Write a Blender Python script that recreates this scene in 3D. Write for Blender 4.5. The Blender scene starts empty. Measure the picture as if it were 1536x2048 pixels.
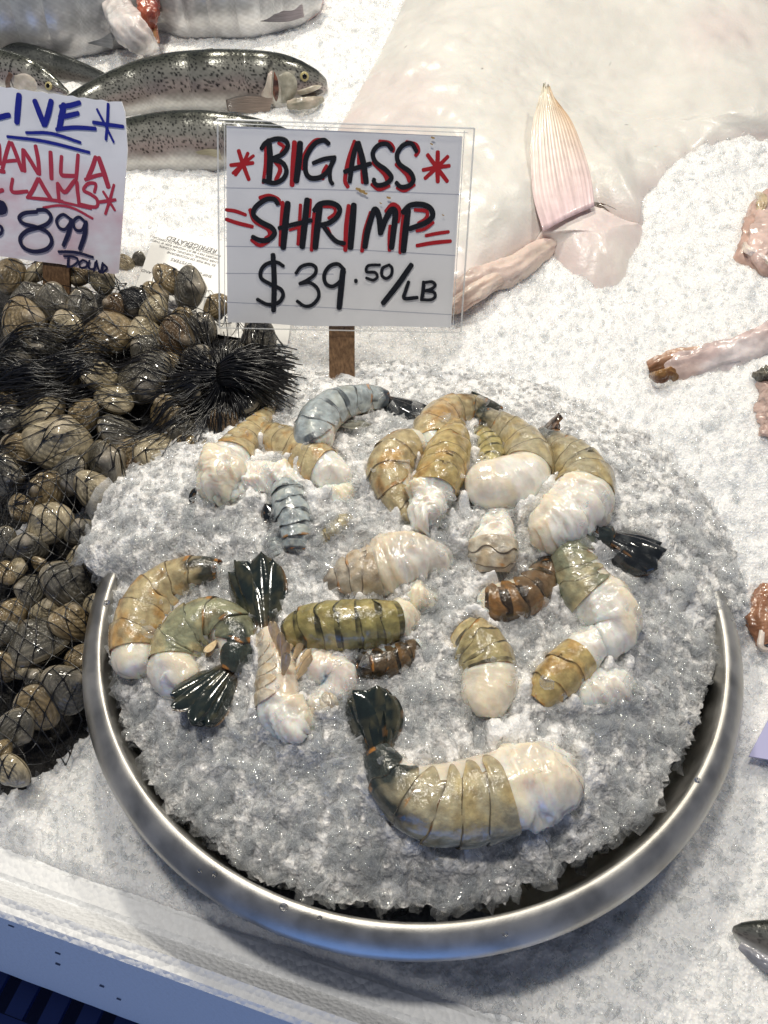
import bpy, math, random
import numpy as np
from mathutils import Vector
from mathutils.bvhtree import BVHTree
random.seed(7); rng = np.random.default_rng(11)
S = bpy.context.scene; COL = S.collection

# ------------------------------------------------------------------ camera
CAMH, PITCH, FPX = 0.48, math.radians(48.0), 1550.0
cd = bpy.data.cameras.new('camera'); cam = bpy.data.objects.new('camera', cd); COL.objects.link(cam)
cam.location = (0, 0, CAMH); cam.rotation_euler = (math.pi/2 - PITCH, 0, 0)
cd.sensor_fit = 'VERTICAL'; cd.sensor_height = 36.0; cd.lens = 36.0*FPX/2048.0
cd.clip_start = 0.01; cd.clip_end = 50
S.camera = cam
# ------------------------------------------------------------------ world, lamps, exposure
W = bpy.data.worlds.new('World'); S.world = W; W.use_nodes = True
W.node_tree.nodes['Background'].inputs[0].default_value = (0.54, 0.61, 0.82, 1)
W.node_tree.nodes['Background'].inputs[1].default_value = 0.19
def area(name, loc, target, size, power, col, size_y=None):
    l = bpy.data.lights.new(name, 'AREA'); l.energy = power; l.color = col; l.size = size
    if size_y: l.shape = 'RECTANGLE'; l.size_y = size_y
    o = bpy.data.objects.new(name, l); COL.objects.link(o); o.location = loc
    d = Vector(target) - Vector(loc); o.rotation_euler = d.to_track_quat('-Z', 'Y').to_euler()
    return o
area('ceiling_lamp', (-0.24, 1.45, 1.60), (0, .5, 0), 0.12, 17.0, (1.0, .92, .77))
area('ceiling_lamp', (0.85, 1.00, 1.70), (.3, .6, 0), 0.12, 9.5, (1.0, .93, .80))
area('ceiling_lamp', (-0.26, 0.36, 1.75), (0, .4, 0), 0.13, 14.5, (1.0, .95, .86))  # unseen extra lamp, set over the bowl to brighten its ice
area('daylight_opening', (-0.2, -1.5, -0.42), (0, .2, -.05), 1.6, 6.2, (.15, .37, 1.0), .7)
S.view_settings.view_transform = 'Standard'; S.view_settings.look = 'None'
S.view_settings.exposure = 0.12; S.view_settings.gamma = 1.0
S.cycles.use_denoising = True
S.cycles.max_bounces = 14; S.cycles.transmission_bounces = 10; S.cycles.diffuse_bounces = 9
S.cycles.glossy_bounces = 3; S.cycles.transparent_max_bounces = 40
S.cycles.caustics_refractive = False; S.cycles.caustics_reflective = False
S.cycles.sample_clamp_indirect = 6.0

# ------------------------------------------------------------------ helpers
CP, SP = math.cos(PITCH), math.sin(PITCH)
FWD = np.array([0, CP, -SP]); UPV = np.array([0, SP, CP]); CAMP = np.array([0, 0, CAMH])
def ray(px, py):
    px = np.asarray(px, float); py = np.asarray(py, float)
    return FWD + ((px-768)/FPX)[..., None]*np.array([1., 0, 0]) - ((py-1024)/FPX)[..., None]*UPV
def at_z(px, py, z):
    d = ray(px, py); t = (z-CAMH)/d[..., 2]
    return CAMP + d*np.asarray(t)[..., None]
def at_plane(px, py, p0, n):
    d = ray(px, py); t = ((p0-CAMP) @ n)/(d @ n)
    return CAMP + d*t[..., None]
def at_field(px, py, fn, off=0.0):
    """first point where the sight line meets height field fn (+off)"""
    d = ray(px, py); t = np.full(d.shape[:-1], 0.30); done = np.zeros(t.shape, bool)
    for k in range(700):
        p = CAMP + d*t[..., None]
        hit = p[..., 2] <= fn(p[..., 0], p[..., 1]) + off
        done |= hit
        if done.all(): break
        t = np.where(done, t, t+0.003)
    lo, hi = t-0.003, t
    for k in range(7):
        m = (lo+hi)/2; p = CAMP + d*m[..., None]
        hit = p[..., 2] <= fn(p[..., 0], p[..., 1]) + off
        hi = np.where(hit, m, hi); lo = np.where(hit, lo, m)
    return CAMP + d*hi[..., None]
def depth(p): return (p-CAMP) @ FWD
def sstep(a, b, x):
    t = np.clip((x-a)/(b-a), 0, 1); return t*t*(3-2*t)
_perm = rng.permutation(4096); _grad = rng.uniform(-1, 1, 4096)
def vnoise(x, y, seed=0):
    xi = np.floor(x).astype(int); yi = np.floor(y).astype(int); fx = x-xi; fy = y-yi
    ux = fx*fx*fx*(fx*(fx*6-15)+10); uy = fy*fy*fy*(fy*(fy*6-15)+10)
    h = lambda a, b: _grad[_perm[(a*57+b*131+seed*911) & 4095] ^ ((b*17+a*3) & 1023)]
    return (h(xi, yi)*(1-ux)+h(xi+1, yi)*ux)*(1-uy) + (h(xi, yi+1)*(1-ux)+h(xi+1, yi+1)*ux)*uy
def fbm(x, y, o=4, seed=0):
    s = 0; a = 1.0; n = 0
    for k in range(o):
        s = s + a*vnoise(x*2**k+k*13.7, y*2**k-k*7.1, seed+k); n += a; a *= .5
    return s/n
def cr(P, n):
    """Catmull-Rom through rows of P, n samples, by chord length"""
    P = np.asarray(P, float); L = np.r_[0, np.cumsum(np.linalg.norm(np.diff(P[:, :2], axis=0), axis=1)+1e-9)]
    Q = np.vstack([2*P[0]-P[1], P, 2*P[-1]-P[-2]])
    s = np.linspace(0, L[-1], n); i = np.clip(np.searchsorted(L, s, 'right')-1, 0, len(P)-2)
    t = ((s-L[i])/(L[i+1]-L[i]))[:, None]
    a, b, c, d = Q[i], Q[i+1], Q[i+2], Q[i+3]
    return .5*(2*b+(c-a)*t+(2*a-5*b+4*c-d)*t*t+(3*b-a-3*c+d)*t**3)

def raw_mesh(name, V, faces=None, sizes=None, idx=None, smooth=True, col=None):
    me = bpy.data.meshes.new(name); V = np.asarray(V, np.float32)
    if faces is not None:
        sizes = np.array([len(f) for f in faces], np.int32); idx = np.array([i for f in faces for i in f], np.int32)
    me.vertices.add(len(V)); me.vertices.foreach_set('co', V.ravel())
    me.loops.add(len(idx)); me.loops.foreach_set('vertex_index', np.asarray(idx, np.int32))
    me.polygons.add(len(sizes))
    st = np.r_[0, np.cumsum(sizes)[:-1]].astype(np.int32)
    me.polygons.foreach_set('loop_start', st); me.polygons.foreach_set('loop_total', np.asarray(sizes, np.int32))
    me.update(calc_edges=True); me.validate()
    me.polygons.foreach_set('use_smooth', np.full(len(me.polygons), smooth))
    if col is not None:
        a = me.color_attributes.new('Col', 'FLOAT_COLOR', 'POINT')
        c = np.ones((len(V), 4), np.float32); c[:, :col.shape[1]] = col
        a.data.foreach_set('color', c.ravel())
    return me
def link(name, me, mat=None, parent=None, **tags):
    o = bpy.data.objects.new(name, me); COL.objects.link(o)
    if mat is not None and me is not None: me.materials.append(mat)
    if parent is not None: o.parent = parent; o.matrix_parent_inverse = parent.matrix_basis.inverted()
    for k, v in tags.items(): o[k] = v
    return o
def thing(name, loc, label, cat, group=None):
    o = bpy.data.objects.new(name, None); COL.objects.link(o); o.location = [float(v) for v in loc]
    o.empty_display_size = .02; o['label'] = label; o['category'] = cat
    if group: o['group'] = group
    return o
def grid_idx(nr, nc, wrap=False, flip=False):
    r = np.arange(nr-1)[:, None]; c = np.arange(nc if wrap else nc-1)[None, :]; c2 = (c+1) % nc
    q = np.stack(np.broadcast_arrays(r*nc+c, r*nc+c2, (r+1)*nc+c2, (r+1)*nc+c), -1).reshape(-1, 4)
    return q[:, ::-1] if flip else q
def batch_tubes(P, R, n=4):
    """many short tubes at once: P (m,k,3), R (m,k); returns a mesh builder"""
    m, k = P.shape[:2]; T = np.gradient(P, axis=1); T /= np.linalg.norm(T, axis=2, keepdims=True)+1e-12
    A = np.cross(T, [0.13, 0.21, .97]); A /= np.linalg.norm(A, axis=2, keepdims=True)+1e-12; B = np.cross(T, A)
    th = np.arange(n)*2*np.pi/n
    V = P[:, :, None]+R[:, :, None, None]*(np.cos(th)[:, None]*A[:, :, None]+np.sin(th)[:, None]*B[:, :, None])
    g = grid_idx(k, n, True).ravel(); idx = (np.arange(m)[:, None]*k*n+g[None]).ravel()
    class M:
        def mesh(s, name): return raw_mesh(name, V.reshape(-1, 3), sizes=np.full(m*(k-1)*n, 4), idx=idx)
    return M()
class Parts:
    """collects verts/faces/colours of one mesh"""
    def __init__(s): s.V = []; s.F = []; s.C = []; s.n = 0
    def add(s, V, F, C=None):
        V = np.asarray(V, float).reshape(-1, 3)
        s.V.append(V); s.F += [[int(i)+s.n for i in f] for f in F]; s.n += len(V)
        if C is not None: s.C.append(np.broadcast_to(np.asarray(C, float), (len(V), 3)))
    def mesh(s, name, smooth=True):
        return raw_mesh(name, np.vstack(s.V), faces=s.F, smooth=smooth, col=np.vstack(s.C) if s.C else None)
def tube(P, R, n=6):
    """closed tube along polyline P"""
    P = np.asarray(P, float); R = np.broadcast_to(R, (len(P),)); T = np.gradient(P, axis=0)
    T /= np.linalg.norm(T, axis=1)[:, None]+1e-12
    A = np.cross(T, [0.13, 0.21, .97]); A /= np.linalg.norm(A, axis=1)[:, None]+1e-12; B = np.cross(T, A)
    th = np.arange(n)*2*np.pi/n
    V = P[:, None]+R[:, None, None]*(np.cos(th)[None, :, None]*A[:, None]+np.sin(th)[None, :, None]*B[:, None])
    F = grid_idx(len(P), n, True).tolist()+[list(range(n))[::-1], [(len(P)-1)*n+k for k in range(n)]]
    return V.reshape(-1, 3), F

# ------------------------------------------------------------------ materials
def mat(name, build):
    m = bpy.data.materials.new(name); m.use_nodes = True; nt = m.node_tree
    b = nt.nodes['Principled BSDF']; build(nt, b); return m
def N(nt, t, **kw):
    n = nt.nodes.new(t)
    for k, v in kw.items():
        if k in n.inputs.keys(): n.inputs[k].default_value = v
        else: setattr(n, k, v)
    return n
def bump(nt, b, scale, strength, dist, detail=4, tex='ShaderNodeTexNoise'):
    tc = N(nt, 'ShaderNodeTexCoord'); t = N(nt, tex, Scale=scale)
    if tex == 'ShaderNodeTexNoise': t.inputs['Detail'].default_value = detail
    nt.links.new(tc.outputs['Object'], t.inputs['Vector'])
    bp = N(nt, 'ShaderNodeBump', Strength=strength, Distance=dist)
    nt.links.new(t.outputs[0], bp.inputs['Height']); nt.links.new(bp.outputs[0], b.inputs['Normal'])
    return t, bp
def plain(name, col, rough=.5, metal=0., spec=.5, bmp=None, **kw):
    def f(nt, b):
        b.inputs['Base Color'].default_value = (*col, 1); b.inputs['Roughness'].default_value = rough
        b.inputs['Metallic'].default_value = metal; b.inputs['Specular IOR Level'].default_value = spec
        for k, v in kw.items(): b.inputs[k.replace('_', ' ')].default_value = v
        if bmp: bump(nt, b, *bmp)
    return mat(name, f)
def vcol(name, rough=.2, sss=0., sr=.004, coat=0., bmp=None, spec=.5, metal=0., mottle=0., msc=200):
    def f(nt, b):
        a = N(nt, 'ShaderNodeVertexColor', layer_name='Col'); out = a.outputs[0]
        if mottle:
            tc = N(nt, 'ShaderNodeTexCoord'); t = N(nt, 'ShaderNodeTexNoise', Scale=msc, Detail=5.0)
            nt.links.new(tc.outputs['Object'], t.inputs['Vector'])
            mr = N(nt, 'ShaderNodeMapRange'); nt.links.new(t.outputs[0], mr.inputs[0])
            mr.inputs[1].default_value = .3; mr.inputs[2].default_value = .7
            mr.inputs[3].default_value = 1-mottle; mr.inputs[4].default_value = 1+mottle
            mx = N(nt, 'ShaderNodeMix', data_type='RGBA', blend_type='MULTIPLY'); mx.inputs[0].default_value = 1
            nt.links.new(out, mx.inputs[6]); nt.links.new(mr.outputs[0], mx.inputs[7]); out = mx.outputs[2]
        nt.links.new(out, b.inputs['Base Color'])
        b.inputs['Roughness'].default_value = rough; b.inputs['Specular IOR Level'].default_value = spec
        b.inputs['Metallic'].default_value = metal
        if sss:
            b.inputs['Subsurface Weight'].default_value = sss; b.inputs['Subsurface Scale'].default_value = sr
            b.inputs['Subsurface Radius'].default_value = (1, .6, .4)
        if coat: b.inputs['Coat Weight'].default_value = coat; b.inputs['Coat Roughness'].default_value = .06
        if bmp: bump(nt, b, *bmp)
    return mat(name, f)
def ice_sheet_mat():
    def f(nt, b):
        b.inputs['Roughness'].default_value = .16; b.inputs['IOR'].default_value = 1.31; b.inputs['Specular IOR Level'].default_value = .9
        tc = N(nt, 'ShaderNodeTexCoord')
        n1 = N(nt, 'ShaderNodeTexNoise', Scale=300.0, Detail=4.0); nt.links.new(tc.outputs['Object'], n1.inputs['Vector'])
        v1 = N(nt, 'ShaderNodeTexVoronoi', Scale=420.0); nt.links.new(tc.outputs['Object'], v1.inputs['Vector'])
        ad = N(nt, 'ShaderNodeMath', operation='ADD'); nt.links.new(n1.outputs[0], ad.inputs[0]); nt.links.new(v1.outputs[0], ad.inputs[1])
        bp = N(nt, 'ShaderNodeBump', Strength=.8, Distance=.0016); nt.links.new(ad.outputs[0], bp.inputs['Height'])
        nt.links.new(bp.outputs[0], b.inputs['Normal'])
        n2 = N(nt, 'ShaderNodeTexNoise', Scale=38.0, Detail=7.0); nt.links.new(tc.outputs['Object'], n2.inputs['Vector'])
        r = N(nt, 'ShaderNodeValToRGB'); nt.links.new(n2.outputs[0], r.inputs[0])
        r.color_ramp.elements[0].position = .3; r.color_ramp.elements[0].color = (.85, .86, .87, 1)
        r.color_ramp.elements[1].position = .62; r.color_ramp.elements[1].color = (.95, .955, .955, 1)
        nt.links.new(r.outputs[0], b.inputs['Base Color'])
        b.inputs['Subsurface Weight'].default_value = .7; b.inputs['Subsurface Scale'].default_value = .012
        b.inputs['Subsurface Radius'].default_value = (.85, .92, 1.0)
    return mat('crushed ice', f)
def ice_flake_mat(name, lo, hi):
    """clear chip: mostly see-through, whitish where thick or seen on edge, with a sharp wet gloss on top"""
    def f(nt, b):
        t, bp = bump(nt, b, 380.0, .45, .0012, 2)
        tr = N(nt, 'ShaderNodeBsdfTransparent'); tr.inputs[0].default_value = (.995, .998, 1.0, 1)
        df = N(nt, 'ShaderNodeBsdfDiffuse'); df.inputs[0].default_value = (.93, .945, .95, 1); nt.links.new(bp.outputs[0], df.inputs['Normal'])
        tl = N(nt, 'ShaderNodeBsdfTranslucent'); tl.inputs[0].default_value = (.95, .96, .965, 1)
        m0 = N(nt, 'ShaderNodeMixShader'); m0.inputs[0].default_value = .5; nt.links.new(df.outputs[0], m0.inputs[1]); nt.links.new(tl.outputs[0], m0.inputs[2])
        lw = N(nt, 'ShaderNodeLayerWeight', Blend=.5); nt.links.new(bp.outputs[0], lw.inputs['Normal'])
        tc = N(nt, 'ShaderNodeTexCoord'); nz = N(nt, 'ShaderNodeTexNoise', Scale=150.0, Detail=3.0); nt.links.new(tc.outputs['Object'], nz.inputs['Vector'])
        pr = N(nt, 'ShaderNodeMath', operation='MULTIPLY'); nt.links.new(lw.outputs['Facing'], pr.inputs[0]); nt.links.new(nz.outputs[0], pr.inputs[1])
        mr = N(nt, 'ShaderNodeMapRange'); nt.links.new(pr.outputs[0], mr.inputs[0]); mr.inputs[2].default_value = .5
        mr.inputs[3].default_value = lo; mr.inputs[4].default_value = hi
        m1 = N(nt, 'ShaderNodeMixShader'); nt.links.new(mr.outputs[0], m1.inputs[0]); nt.links.new(tr.outputs[0], m1.inputs[1]); nt.links.new(m0.outputs[0], m1.inputs[2])
        gl = N(nt, 'ShaderNodeBsdfGlossy'); gl.inputs['Roughness'].default_value = .06; nt.links.new(bp.outputs[0], gl.inputs['Normal'])
        pw = N(nt, 'ShaderNodeMath', operation='POWER'); nt.links.new(lw.outputs['Facing'], pw.inputs[0]); pw.inputs[1].default_value = 4.0
        fr = N(nt, 'ShaderNodeMapRange'); nt.links.new(pw.outputs[0], fr.inputs[0]); fr.inputs[3].default_value = .055; fr.inputs[4].default_value = .10
        m2 = N(nt, 'ShaderNodeMixShader'); nt.links.new(fr.outputs[0], m2.inputs[0]); nt.links.new(m1.outputs[0], m2.inputs[1]); nt.links.new(gl.outputs[0], m2.inputs[2])
        nt.links.new(m2.outputs[0], nt.nodes['Material Output'].inputs[0])
    return mat(name, f)
ICE, FLAKE, FLAKE_FINE = ice_sheet_mat(), ice_flake_mat('ice flake', .05, .36), ice_flake_mat('fine ice grain', .06, .34)
BLACK_INK = plain('black marker ink', (.006, .006, .008), .6, spec=.15)
RED_INK = plain('red marker ink', (.46, .010, .014), .6, spec=.2)
BLUE_INK = plain('blue marker ink', (.010, .018, .26), .5)
NAVY_INK = plain('dark navy marker ink', (.012, .012, .05), .5)
SMEAR_INK = plain('faded red marker ink', (.46, .035, .07), .6)

# ------------------------------------------------------------------ layout: the bowl and the ice heights
BX, BY, BR = 0.0205, 0.3485, 0.240
def foam_line():
    a = at_z(np.array([0., 400.]), np.array([1708., 1846.]), -.078); d = a[1]-a[0]; d /= np.linalg.norm(d)
    return a[0], d, np.array([d[1], -d[0], 0.])     # point, direction, outward normal (towards viewer)
FA, FD, FN = foam_line()
if FN[1] > 0: FN = -FN
def ground(x, y):
    base = -.074 + .082*sstep(.26, .62, y) + .20*np.maximum(y-.60, 0)
    base = base + .02*sstep(.25, .42, x)*sstep(.15, .45, y)
    base = base + .008*fbm(x*9, y*9, 3, 3) + .004*fbm(x*34, y*34, 3, 13)*sstep(.2, .5, y)
    return base
EDGE = np.array([(235,1180),(222,1300),(245,1400),(300,1550),(380,1650),(500,1735),(620,1786),(740,1812),(850,1818),(1000,1790),(1130,1740),(1240,1668),(1330,1570),(1385,1470),(1412,1370),(1440,1275)], float)
_e = at_z(EDGE[:, 0], EDGE[:, 1], -.012); _th = np.unwrap(np.arctan2(_e[:, 1]-BY, _e[:, 0]-BX)); _r = np.hypot(_e[:, 0]-BX, _e[:, 1]-BY)
def edge_r(th):
    """ice outline radius by angle: inside the rim at the front, spilling over it at the back"""
    t = np.mod(th-_th[0]+.0001, 2*np.pi)+_th[0]
    back = .257+.006*np.sin(5*th)
    r = np.interp(t, np.r_[_th, _th[-1]+.12, _th[0]+2*np.pi-.10, _th[0]+2*np.pi], np.r_[_r, .262, .266, _r[0]])
    return r
def edge_z(th):
    s = np.sin(th)    # +1 at the back
    return -.016 + .030*sstep(-.15, .5, s)
def mound(x, y):
    dx, dy = x-BX, y-BY; r = np.hypot(dx, dy); th = np.arctan2(dy, dx); q = np.clip(r/edge_r(th), 0, 1)
    return edge_z(th) + (.046-edge_z(th)*.6)*(1-q**2.4) + .004*fbm(x*22, y*22, 3, 9) - .25*np.clip(r/edge_r(th)-1, 0, 1)

# ------------------------------------------------------------------ ice bed (setting)
def ice_rough(x, y, k=1.0):
    n = 1-np.abs(fbm(x*70, y*70, 4, 21))*2.2
    m = 1-np.abs(fbm(x*170+5, y*170, 3, 31))*2.0
    return k*(.0042*n+.0022*m)
def build_ice_bed():
    # rows follow distance so the grid is finer near the viewer; it is a plain sheet in the world
    ny, nx = 760, 720
    yy = .0+ 2.6*(np.linspace(0, 1, ny)**1.7); uu = np.linspace(-1, 1, nx)
    X = uu[None, :]*(.42+.62*yy[:, None]); Y = np.repeat(yy[:, None], nx, 1)
    side0 = (X-FA[0])*FN[0]+(Y-FA[1])*FN[1]
    Z = ground(X, Y)+ice_rough(X, Y)*(.62-.05*sstep(.2, .5, Y))-.02*sstep(-.012, .008, side0)
    r = np.hypot(X-BX, Y-BY); Z = np.where(r < BR-.016, -.22, Z)
    near = (r < BR+.03)
    V = np.stack([X, Y, Z], -1).reshape(-1, 3)
    q = grid_idx(ny, nx)
    side = ((V-FA) @ FN)
    keep = (side[q] < .012).all(1)
    q = q[keep]
    me = raw_mesh('ice_bed', V, sizes=np.full(len(q), 4), idx=q.ravel(), smooth=True)
    link('ice_bed', me, ICE, kind='structure')
build_ice_bed()
def flakes(P, Nrm, size, flat, seed):
    """P (n,3) centres; returns one mesh's arrays of n thin broken chips"""
    g = np.random.default_rng(seed); n = len(P); k = 6
    th = np.arange(k)*2*np.pi/k
    ang = th[None]+g.uniform(-.35, .35, (n, k)); rad = g.uniform(.55, 1.15, (n, k))
    asp = g.uniform(.45, 1.0, (n, 1))
    top = np.stack([np.cos(ang)*rad, np.sin(ang)*rad*asp, np.full((n, k), .5)], -1)
    bot = top*g.uniform(.65, 1.0, (n, k, 1)); bot[..., 2] = -.5
    L = np.concatenate([top, bot], 1); L[..., 2] += g.uniform(-.35, .35, (n, 2*k))
    L *= np.stack([size, size, size*flat], -1)[:, None, :]
    # random axes leaning towards the surface normal
    z = Nrm+g.normal(0, .65, (n, 3)); z /= np.linalg.norm(z, axis=1)[:, None]
    a = g.normal(0, 1, (n, 3)); x = np.cross(a, z); x /= np.linalg.norm(x, axis=1)[:, None]; y = np.cross(z, x)
    V = P[:, None]+L[..., :1]*x[:, None]+L[..., 1:2]*y[:, None]+L[..., 2:]*z[:, None]
    base = (np.arange(n)*2*k)[:, None]
    sides = np.concatenate([np.stack([np.full(1, j), np.full(1, j+k), np.full(1, (j+1) % k+k), np.full(1, (j+1) % k)], -1) for j in range(k)], 1).reshape(1, -1)
    capt = np.arange(k)[None]; capb = (np.arange(k)[::-1]+k)[None]
    idx = np.concatenate([base+sides, base+capt, base+capb], 1).ravel()
    sizes = np.tile([4]*k+[k, k], n)
    return V.reshape(-1, 3), sizes, idx
def normals_of(fn, x, y, e=.004):
    n = np.stack([-(fn(x+e, y)-fn(x-e, y))/(2*e), -(fn(x, y+e)-fn(x, y-e))/(2*e), np.ones_like(x)], -1)
    return n/np.linalg.norm(n, axis=1)[:, None]
def bed_flakes():
    n = 70000
    y = .02+1.75*rng.uniform(0, 1, n)**1.15; x = rng.uniform(-1, 1, n)*(.30+.56*y)
    p = np.stack([x, y, 0*x], -1)
    r = np.hypot(x-BX, y-BY)
    k = (r > BR+.004) & (((p-FA) @ FN) < -.004) & (rng.uniform(0, 1, n) < .8+.2*sstep(.15, .45, y))
    x, y = x[k], y[k]; n = len(x)
    z = ground(x, y)+ice_rough(x, y)*(.62-.05*sstep(.2, .5, y))+rng.uniform(-.0008, .0010, n)
    size = np.minimum(np.exp(rng.normal(math.log(.0021), .42, n))*(1+.35*y), .006)
    V, s, i = flakes(np.stack([x, y, z], -1), normals_of(ground, x, y), size, rng.uniform(.25, .6, n), 5)
    link('ice_flakes', raw_mesh('ice_flakes', V, sizes=s, idx=i, smooth=True), FLAKE_FINE, kind='stuff',
         label='fine crushed ice spread over the whole display bed', category='ice')
bed_flakes()

# ------------------------------------------------------------------ foam box and crate
def build_foam():
    z1 = -.076
    A = FA
    def off(px, py, z): return float(((at_z(np.array(px), np.array(py), z)-FA) @ FN))
    o1 = off(225., 1834., z1); dl = .014
    # wall below the outer edge of the upper ledge
    def wall_z(px, py, o):
        d = ray(np.array(px), np.array(py)); t = (o+FA @ FN-CAMP @ FN)/(d @ FN); return float((CAMP+d*t)[2])
    z2 = wall_z(235., 1884., o1+dl); o2 = off(245., 1922., z2); z3 = wall_z(160., 2008., o2)
    prof = [(-.06, z1-.05), (-.06, z1-.004), (-.004, z1-.004), (0, z1), (o1-.003, z1), (o1, z1-.003), (o1+dl-.002, z2+.002), (o1+dl+.002, z2), (o2-.003, z2), (o2, z2-.003), (o2-.002, z3+.002), (o2-.006, z3), (-.06, z3)]
    prof = np.array(prof); s = np.linspace(-.9, 1.3, 240)
    V = []
    for u in s:
        wob = np.zeros(len(prof))
        wob[-3:-1] = .0025*vnoise(np.array([u*60.]), np.array([3.]))[0]+.0015*vnoise(np.array([u*170.]), np.array([9.]))[0]
        V.append(FA[None]*np.array([1, 1, 0])+FD[None]*u+FN[None]*prof[:, :1]+np.array([0, 0, 1.])[None]*(prof[:, 1]+wob)[:, None])
    V = np.array(V).reshape(-1, 3); n = len(prof)
    F = grid_idx(len(s), n, True, True).tolist()+[list(range(n)), [(len(s)-1)*n+k for k in range(n)][::-1]]
    def f(nt, b):
        b.inputs['Base Color'].default_value = (.82, .83, .84, 1); b.inputs['Roughness'].default_value = .55
        tc = N(nt, 'ShaderNodeTexCoord'); v = N(nt, 'ShaderNodeTexVoronoi', Scale=260.0)
        nt.links.new(tc.outputs['Object'], v.inputs['Vector'])
        bp = N(nt, 'ShaderNodeBump', Strength=.7, Distance=.0016, invert=True)
        nt.links.new(v.outputs[0], bp.inputs['Height']); nt.links.new(bp.outputs[0], b.inputs['Normal'])
    m = mat('expanded polystyrene', f)
    t = thing('foam_box', FA+FD*.2, 'white polystyrene box edge with a stepped rim holding the ice, front left', 'foam box')
    me = raw_mesh('rim', V, faces=F, smooth=False); link('rim', me, m, t)
    dent = plain('dirty dent', (.10, .12, .18), .9)
    for (px, py) in [(115, 1906), (22, 1851), (115, 1928), (203, 1972), (237, 1998)]:
        pp = CAMP+ray(np.array(float(px)), np.array(float(py)))*((o2+FA @ FN-CAMP @ FN)/(ray(np.array(float(px)), np.array(float(py))) @ FN))
        e = FD*.0022; u = np.array([0, 0, .0009]); nn = FN*.0006
        p = Parts(); p.add([pp-e-u+nn, pp+e-u+nn, pp+e*.8+u+nn, pp-e*.7+u+nn, pp-e-u-nn, pp+e-u-nn, pp+e*.8+u-nn, pp-e*.7+u-nn], [[0,1,2,3],[7,6,5,4],[0,4,5,1],[1,5,6,2],[2,6,7,3],[3,7,4,0]])
        link('chip_mark', p.mesh('chip_mark', False), dent, t)
    # blue crate below
    c0 = FA+FN*(o2-.015); zt = z3-.045
    tt = thing('plastic_crate', (c0[0], c0[1], zt-.1), 'dark blue perforated plastic crate in the shade under the white foam box', 'crate')
    pp = Parts()
    def slab(u0, u1, w0, w1, za, zb, prt):
        q = [c0*np.array([1, 1, 0])+FD*u+FN*w+np.array([0, 0, z]) for z in (za, zb) for (u, w) in ((u0, w0), (u1, w0), (u1, w1), (u0, w1))]
        prt.add(q, [[0,3,2,1],[4,5,6,7],[0,1,5,4],[1,2,6,5],[2,3,7,6],[3,0,4,7]])
    slab(-.7, .6, .045, .060, zt-.002, zt+.004, pp); slab(-.7, .6, -.02, -.008, zt-.03, zt-.024, pp)
    for k in range(34): slab(-.7+k*.04, -.7+k*.04+.022, -.006, .044, zt-.004, zt+.003, pp)
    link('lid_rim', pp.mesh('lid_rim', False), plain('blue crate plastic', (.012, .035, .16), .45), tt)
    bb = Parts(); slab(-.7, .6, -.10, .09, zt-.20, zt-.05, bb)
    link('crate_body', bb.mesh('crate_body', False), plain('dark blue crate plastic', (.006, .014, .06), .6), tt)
build_foam()

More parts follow.
